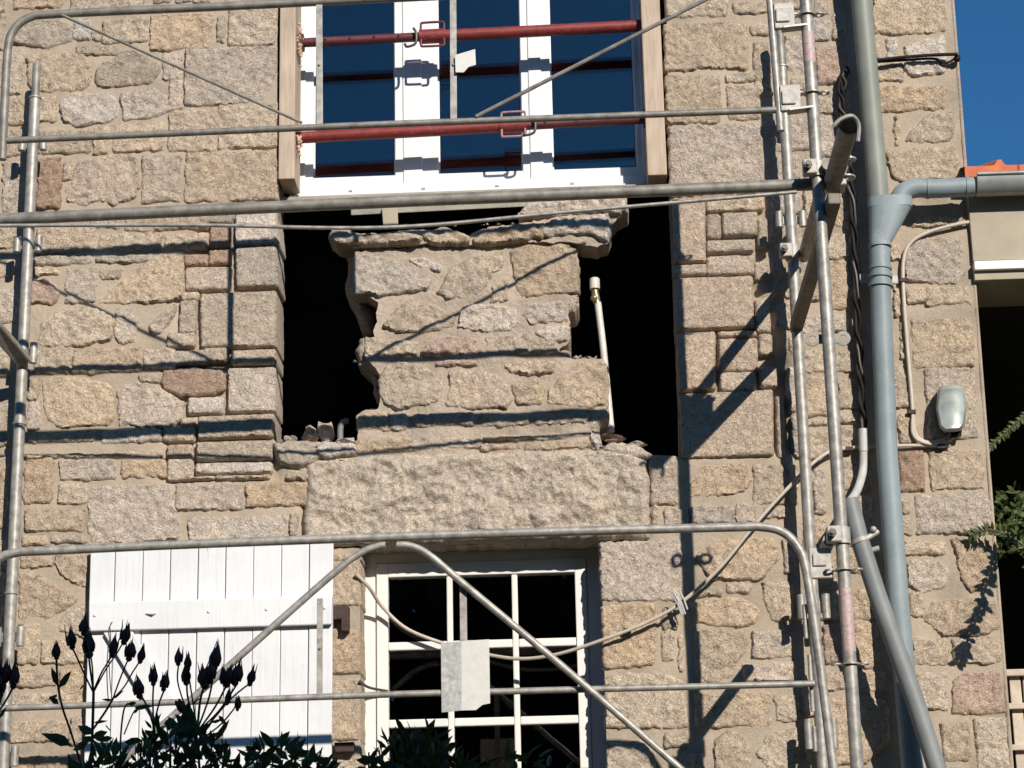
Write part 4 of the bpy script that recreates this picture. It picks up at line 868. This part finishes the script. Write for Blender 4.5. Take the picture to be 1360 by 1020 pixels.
# loose rubble on the sill of the opening
def rock(c, r, tone, label, group, mat=STONE):
    m = MB(); m.ball((0, 0, 0), 1, 8, 5); V = np.array(m.V); n = PN(V*1.3+random.uniform(0, 50))[:, None]
    V = V*(1+.95*n+.4*PN(V*2.6+9)[:, None])*np.array(r)+np.array(c); o = mesh_obj('rubble', V.tolist(), m.F, mat, None, False); k = TONE[tone]; o.color = k+(1,)
    return tagged(o, label, 'rubble', group)
for x, y, d, r, t, lb in ((385, 584, -.03, (.03, .03, .018), 'w', 'flat rubble chip at the far left of the broken sill'), (412, 578, -.06, (.035, .04, .035), 't', 'small rubble lump left of the tilted piece'), (432, 574, -.07, (.04, .04, .05), 'p', 'tilted rubble piece beside the grey pipe stub'), (458, 588, -.02, (.05, .04, .02), 'w', 'pale rubble at the foot of the orange stone'),
                  (812, 582, -.05, (.055, .04, .016), 'r', 'flat broken brick by the foot of the white pipe'), (790, 585, .0, (.025, .03, .05), 'w', 'pale mortar lump right of the masonry foot'), (845, 590, -.03, (.04, .03, .012), 'd', 'flat dark chip on the right of the sill')):
    rock(W(x, y, d), r, t, lb, 'rubble on the broken sill')

m = MB(); random.seed(77)
for (xa, ya, xb, yb, d0, d1, nn) in ((372, 586, 470, 600, -.12, .03, 34), (795, 592, 860, 604, -.12, .03, 30), (420, 611, 850, 601, .0, .03, 30), (470, 478, 480, 486, -.02, .0, 4), (745, 474, 800, 478, -.1, .0, 16), (445, 304, 720, 297, -.1, .0, 24)):
    for k in range(nn):
        u = random.random(); r = random.uniform(.003, .011); p = W(xa+(xb-xa)*u, ya+(yb-ya)*u-random.uniform(0, 2), random.uniform(d0, d1))
        b = len(m.V); q = [p+Vector((random.uniform(-1, 1)*r*1.4, random.uniform(-1, 1)*r, z*r)) for z in (1, -.6, -.6, -.6)]
        q[1] += Vector((r, 0, 0)); q[2] -= Vector((r, 0, 0)); q[3] -= Vector((0, r, 0)); m.V += q; m.F += [[b, b+1, b+2], [b, b+2, b+3], [b, b+3, b+1], [b+1, b+3, b+2]]
tagged(m.build('mortar_crumbs', RAWMORTAR, None), 'loose mortar crumbs scattered on the ledges of the broken opening', 'crumbs', None, 'stuff')

# ------------------------------------------------------------------ outbuilding beyond the corner
ga = thing('outbuilding', 'low outbuilding with orange tiles and grey gutter beyond the house corner', 'outbuilding', W(1420, 1000, -.3))
GD = .10
g0, g1 = W(1296, 252, GD), W(1640, 240, GD)
V = []; F = []; k = 12
for p in (g0, Vector((g1.x, g0.y, g0.z))):
    for j in range(k+1):
        t = math.pi*j/k; V.append((p.x, p.y-.062*math.cos(t), p.z+.045-.075*math.sin(t)))
    for j in range(k+1):
        t = math.pi*j/k; V.append((p.x, p.y-.058*math.cos(t), p.z+.045-.070*math.sin(t)))
n = k+1
for j in range(k): F += [[j, j+1, 2*n+j+1, 2*n+j], [n+j, 3*n+j, 3*n+j+1, n+j+1]]
F += [[0, 2*n, 3*n, n], [k, n+k, 3*n+k, 2*n+k], list(range(k+1))[::-1]]
mesh_obj('gutter', V, F, GUTTER, ga, True, 40)
MB().tube([Vector((g0.x, g0.y-.062, g0.z+.048)), Vector((g1.x, g0.y-.062, g0.z+.048))], .009, 10).build('gutter_bead', GUTTER, ga, True)
ze = W(1310, 236, GD).z
def tile(x0, x1):
    V = []; F = []; nx = 28; run = 1.2
    for j, (yy, zz) in enumerate(((GD*-1-.005, ze+.005), (GD*-1-.008, ze+.052), (-GD+run, ze+.052+run*.345))):
        for i in range(nx+1):
            u = i/nx; bumpz = .030*math.exp(-((u-.64)/.06)**2)
            V.append((x0+(x1-x0)*u, yy, zz+min(.026, bumpz*1.35)*(1 if j else .5)))
    w = nx+1
    for j in range(2):
        for i in range(nx): F.append([j*w+i, j*w+i+1, (j+1)*w+i+1, (j+1)*w+i])
    return mesh_obj('roof_tile', V, F, TERRA, ga, True, 60)
x0 = W(1281, 226, GD).x; wt = W(1330, 226, GD).x-x0+.0
for i in range(6): tile(x0+i*.225, x0+(i+1)*.225+.012)
xl = W(1287, 300, 0).x; xr = xl+3.2
def band(y_top, y_bot, d0, d1, name, mat): 
    a, b = W(1330, y_top, d0).z, W(1330, y_bot, d0).z; MB().box((xl, -d0, b), (xr, -d1, a)).build(name, mat, ga, bevel=.003)
band(236, 345.4, .03, -.35, 'fascia', FASCIA); band(345.5, 357, .05, -.35, 'white_rail', WHITEP); band(357.2, 371, .028, -.35, 'beam', FASCIA)
zt = W(1330, 371, .028).z; 
MB().box((xl-.05, .25, .8), (xl, 4.4, zt)).box((xl-.05, 4.4, .8), (xr, 4.45, zt)).box((xr, .1, .8), (xr+.05, 4.4, zt)).box((xl-.05, .352, zt+.002), (xr+.05, 4.45, zt+.05)).build('dark_inside', DARK, ga)
# pale wooden fence at the bottom right
fe = thing('wooden_fence', 'pale weathered wooden fence behind the lower house corner', 'fence', W(1365, 1015, -.35))
for y0, y1 in ((889, 898), (934, 942), (989, 997)):
    a, b = W(1330, y0, -.35), W(1330, y1, -.35); MB().box((a.x-.1, .35, b.z), (a.x+1.6, .375, a.z)).build('rail', PALEWOOD, fe, bevel=.004)
for x in (1346, 1364, 1392, 1420, 1450, 1480):
    a = W(x, 890, -.37); MB().box((a.x-.02, .378, .8), (a.x+.028, .40, a.z)).build('post', PALEWOOD, fe, bevel=.004)

# ------------------------------------------------------------------ plants
def leaf_card(V, F, p, dirv, nrm, L_, w):
    d = Vector(dirv).normalized(); n = Vector(nrm); s = d.cross(n)
    s = s.normalized() if s.length > 1e-4 else d.orthogonal().normalized(); n = s.cross(d)
    b = len(V); p = Vector(p)
    V += [p, p+d*L_*.3+s*w*.5-n*w*.12, p+d*L_*.65+s*w*.42-n*w*.1, p+d*L_-n*w*.25, p+d*L_*.65-s*w*.42-n*w*.1, p+d*L_*.3-s*w*.5-n*w*.12, p+d*L_*.5+n*w*.06]
    F += [[b, b+1, b+6], [b+1, b+2, b+6], [b+2, b+3, b+6], [b+3, b+4, b+6], [b+4, b+5, b+6], [b+5, b, b+6]]
def rv(): return Vector((random.gauss(0, 1), random.gauss(0, 1), random.gauss(0, 1))).normalized()
RD = 5.6
def bud(parent, base, tip, w):
    """pointed rose bud with flared sepals"""
    base, tip = Vector(base), Vector(tip); ax = (tip-base); Lb = ax.length; ax.normalize()
    prof = [(0, .12), (.05, .45), (.12, .62), (.2, .55), (.32, .95), (.45, 1.0), (.6, .78), (.72, .42), (.8, .2), (.9, .1), (1, .02)]
    m = MB(); m.tube([base+ax*Lb*t for t, _ in prof], [w*.5*r for _, r in prof], 10)
    for k in range(4):
        a = k*math.pi/2+random.random(); u = ax.orthogonal().normalized(); v = ax.cross(u); o = (u*math.cos(a)+v*math.sin(a))
        fl = random.random() < .25; m.tube([base+ax*Lb*.2+o*w*.40, base+ax*Lb*.45+o*w*.50, base+ax*Lb*.72+o*w*(.27 if not fl else .5), base+ax*Lb*random.uniform(.9, 1.12)+o*w*(random.uniform(.0, .1) if not fl else random.uniform(.5, .7))], [.0016, .0018, .0012, .0003], 5)
    m.build('bud', BUD, parent, True)
def rose(label, stems, buds, d, leaves, base):
    t = thing('rose_bush', label, 'rose', W(base[0], base[1], d), 'budding roses in the foreground'); t['category'] = 'rose'
    for pts, r in stems: MB().tube(spline([W(x, y, d+random.uniform(-.04, .04)) for x, y in pts], 5), r*.68, 8).build('stem', PLANT, t, True)
    for x, y, dx, dy, w in buds:
        dd = d+random.uniform(-.04, .04); bud(t, W(x-dx*.5, y-dy*.5, dd), W(x+dx*.6, y+dy*.6, dd), w*.86/800.0)
    for x, y, dx, dy, w in leaves:
        V, F = [], []; a = W(x, y, d); b = W(x+dx, y+dy, d+random.uniform(-.02, .02)); leaf_card(V, F, a, b-a, Vector((random.uniform(-.6, .6), -1, random.uniform(.2, .9))), (b-a).length, w/800.0)
        mesh_obj('leaf', V, F, LEAFD, t)
rose('dark rose shoots with pointed buds in front of the left edge of the shutter',
     [([(112,1030),(95,975),(83,940),(77,910),(75,876)], .0028), ([(118,1060),(122,990),(124,930),(124,915)], .0036), ([(124,920),(112,895),(97,862)], .0022), ([(124,918),(120,890),(118,872)], .0026), ([(124,922),(122,880),(113,840)], .002), ([(124,918),(134,895),(143,880),(150,868)], .0022), ([(124,920),(140,890),(155,868),(164,852)], .002),
      ([(124,968),(140,945),(150,928)], .003), ([(150,928),(160,900),(171,874)], .002), ([(150,928),(165,912),(176,893),(186,878)], .002), ([(160,1040),(160,985),(164,945),(170,934)], .0022), ([(165,975),(178,945),(190,938)], .0018)],
     [(75,865,0,-24,13), (95,849,-3,-29,16), (112,832,2,-26,15), (118,856,-2,-38,20), (151,859,6,-30,14), (167,843,7,-28,16), (173,865,5,-28,17), (188,870,5,-24,13)], RD,
     [(77,912,-9,-26,8), (78,914,16,-24,10), (76,922,-12,6,8), (78,935,-12,-10,8), (112,910,-8,4,7), (124,975,-20,-14,16), (122,980,20,-10,14), (118,985,-24,10,14), (124,960,20,-4,6), (140,962,8,10,4), (95,990,-40,-18,14), (92,985,-30,-12,12), (165,985,24,-3,12), (124,985,-14,-10,14), (150,928,14,-12,6), (150,930,-16,-2,5), (170,936,12,-4,6)], (118, 1060))
rose('dark rose shoots with three pointed buds over the middle of the shutter',
     [([(206,1060),(206,1000),(204,962)], .0036), ([(204,965),(196,940),(188,925)], .0022), ([(204,965),(203,930),(204,908)], .0022), ([(204,965),(211,935),(218,917)], .0022)],
     [(184,914,-4,-30,17), (204,898,1,-28,13), (219,906,5,-26,13)], RD+.05,
     [(178,940,26,-4,10), (204,965,10,-18,4), (206,972,14,-10,4), (202,968,-10,-12,4), (185,942,-10,4,8), (150,980,-24,2,9)], (206, 1060))
rose('dense dark rose spray with crowded buds over the right of the shutter',
     [([(256,1060),(258,1000),(262,968)], .0042), ([(262,970),(245,935),(236,905),(237,884)], .002), ([(262,970),(250,930),(248,905)], .0024), ([(262,970),(255,925),(250,893)], .002), ([(262,970),(266,930),(272,910)], .003), ([(262,970),(278,925),(284,890)], .0024), ([(262,972),(285,940),(300,912)], .0026), ([(262,972),(290,945),(314,910)], .0022), ([(275,965),(305,930),(322,915),(332,908)], .0022), ([(262,985),(290,965),(308,945),(316,932)], .002)],
     [(237,873,1,-24,13), (250,880,0,-24,11), (247,897,-1,-28,16), (271,900,-4,-32,22), (279,894,2,-30,20), (286,874,6,-38,20), (298,900,-4,-26,16), (304,899,8,-30,18), (315,895,8,-34,18), (334,899,6,-26,14), (316,935,2,-20,9), (240,938,-4,-18,13), (303,926,3,-22,10)], RD-.05,
     [(262,970,-14,-22,9), (264,975,18,-18,9), (280,960,16,-6,7), (262,990,30,-20,10), (255,995,-26,-14,10), (240,940,-8,-10,8), (285,985,20,-30,8), (290,950,12,14,6)], (256, 1060))
rose('dark rose buds cut off by the left edge of the picture',
     [([(-10,955),(5,935),(16,915),(18,905)], .0026), ([(-14,930),(-2,915),(6,902)], .0026), ([(-20,990),(-6,950),(2,925)], .003)],
     [(19,898,4,-36,17), (8,893,3,-30,18), (0,910,2,-34,20), (-4,888,1,-28,16)], RD, [(-2,955,10,-18,8), (2,930,-12,-16,14)], (-20, 990))
def bushy(label, x0, x1, ytop, d, n, seed, Lp=28, name='leafy_bush', mat=LEAFD, bottom=1120, peak=None):
    random.seed(seed); t = thing(name, label, 'bush', W((x0+x1)/2, bottom, d)); V, F = [], []
    sc = 1/(3000/(DIST-d)*1.03)
    for k in range(n):
        u = random.random(); x = x0+(x1-x0)*u; e = (1-abs(2*u-1)**2.2); top = ytop+(1-e)*45+random.uniform(0, 14)
        y = top+random.random()**1.6*(bottom-top); p = W(x, y, d+random.uniform(-.12, .12))
        leaf_card(V, F, p, Vector((random.gauss(0, .55), random.gauss(0, .5), random.uniform(.1, 1.0))), rv(), Lp*sc*random.uniform(.6, 1.25), Lp*sc*random.uniform(.25, .42))
    f = mesh_obj('foliage', V, F, mat, t); f['kind'] = 'stuff'
    m = MB()
    for k in range(9):
        x = x0+(x1-x0)*(k+.5)/9; m.tube([W((x0+x1)/2, bottom, d), W(x, (ytop+bottom)/2, d), W(x+random.uniform(-8, 8), ytop+25, d)], [.004, .003, .0015], 6)
    m.build('stem', PLANT, t, True)
bushy('dark leafy rose foliage at the bottom in front of the shutter, under the crowded buds', 178, 300, 958, 5.7, 300, 1)
bushy('dark leafy foliage at the bottom edge under the right half of the shutter', 298, 446, 986, 5.6, 320, 2)
bushy('dark leafy foliage at the bottom edge in front of the lower window', 482, 622, 974, 5.6, 330, 3)
bushy('thin dark leafy sprigs at the bottom right of the lower window', 600, 775, 1000, 5.7, 130, 4)
bushy('low dark leaves under the left rose shoots', 86, 190, 1000, 5.75, 150, 5)
# shrub in front of the outbuilding
random.seed(21)
sb = thing('shrub', 'green garden shrub in the dark opening beyond the house corner', 'shrub', W(1380, 1000, -.6)); V, F = [], []
for k in range(900):
    p = W(random.uniform(1300, 1460), random.uniform(650, 735), random.uniform(-1.4, -.7)); leaf_card(V, F, p, rv(), rv(), random.uniform(.03, .06), random.uniform(.018, .03))
for k in range(60):
    p = W(random.uniform(1345, 1400), random.uniform(640, 730), random.uniform(-.5, -.3)); leaf_card(V, F, p, rv(), rv(), random.uniform(.04, .06), random.uniform(.025, .035))
mesh_obj('foliage', V, F, LEAF, sb)['kind'] = 'stuff'
MB().tube(PX([(1380, 1010), (1370, 800), (1365, 700)], -.7), .02, 8).build('stem', PLANT, sb, True)
def sprig(pts, label, L_=.05, w=.02, gap=6, r=.004):
    t = thing('leafy_sprig', label, 'branch', W(*pts[0]), 'leafy sprigs at the house corner'); P = spline(PX(pts), 8)
    MB().tube(P, r, 8).build('stem', PLANT, t, True)
    for i in range(2, len(P), 1):
        for s in (-1, 1):
            a = (P[i]-P[i-1]).normalized(); V, F = [], []; o = Vector((a.z, random.uniform(-.5, .5), -a.x))*s
            leaf_card(V, F, P[i], a*.6+o*random.uniform(.5, 1.1)+rv()*.3, Vector((random.uniform(-.5, .5), -1, .5)), L_*random.uniform(.6, 1.15), w); mesh_obj('leaf', V, F, LEAF, t)
sprig([(1400, 520, .0), (1360, 552, .0), (1335, 575, -.02), (1312, 596, -.03), (1306, 612, -.03)], 'sunlit sprig of small leaves reaching to the house corner below the meter box', .032, .015)
sprig([(1365, 728, .1), (1340, 712, .1), (1312, 704, .08), (1288, 712, .05)], 'sprig of narrow leaves touching the wall at the lower house corner', .045, .014)
sprig([(1452, 560, .55), (1425, 620, .55), (1398, 690, .52), (1372, 750, .5)], 'leafy sprig just beyond the right edge of the picture', .06, .024, r=.006)
# tall trees across the garden, behind the photographer: the row shades the roses and darkens the lower panes, side trees are added to dim skylight
random.seed(100); TH = 9.1
tree0 = thing('tree', 'tall dark unseen tree: the row stands behind the photographer, side ones are added to dim skylight', 'tree', (0, 0, 0), 'tall trees across the garden')
MB().tube([(0, 0, 0), (.1, 0, TH*.4), (0, .1, TH*.85)], [.22, .16, .05], 10).build('trunk', PLANT, tree0, True); V, F = [], []
for k in range(5200):
    a = random.random()*2*math.pi; u = random.random(); z = .8+(TH-.8)*u; rr = 2.1*max(.05, 1-((u-.42)/.62)**2)**.5*random.uniform(.3, 1.0)
    leaf_card(V, F, Vector((rr*math.cos(a), rr*math.sin(a), z)), rv(), rv(), .36, .26)
mesh_obj('crown', V, F, TREEL, tree0)
for i, (x, y, h) in enumerate(((-10.5, -16, .97), (-7.8, -15.6, 1), (-5.2, -15.2, .98), (-2.6, -15.4, 1.01), (0, -15, .98), (2.5, -15.3, 1.01), (5.0, -15.4, 1.0), (7.6, -15.5, .97), (-11.5, -12, 1.1), (-11, -8, 1.0), (14, -11, 1.1), (13, -6.5, 1.0))):  # side trees at the end are added, out of view, to dim the skylight
    r = tree0
    if i:
        r = tree0.copy(); col.objects.link(r)
        for c in tree0.children:
            d = c.copy(); col.objects.link(d); d.parent = r
    r.location = (x, y, 0); r.rotation_euler = (0, 0, i*1.3); r.scale = (h, h, h)
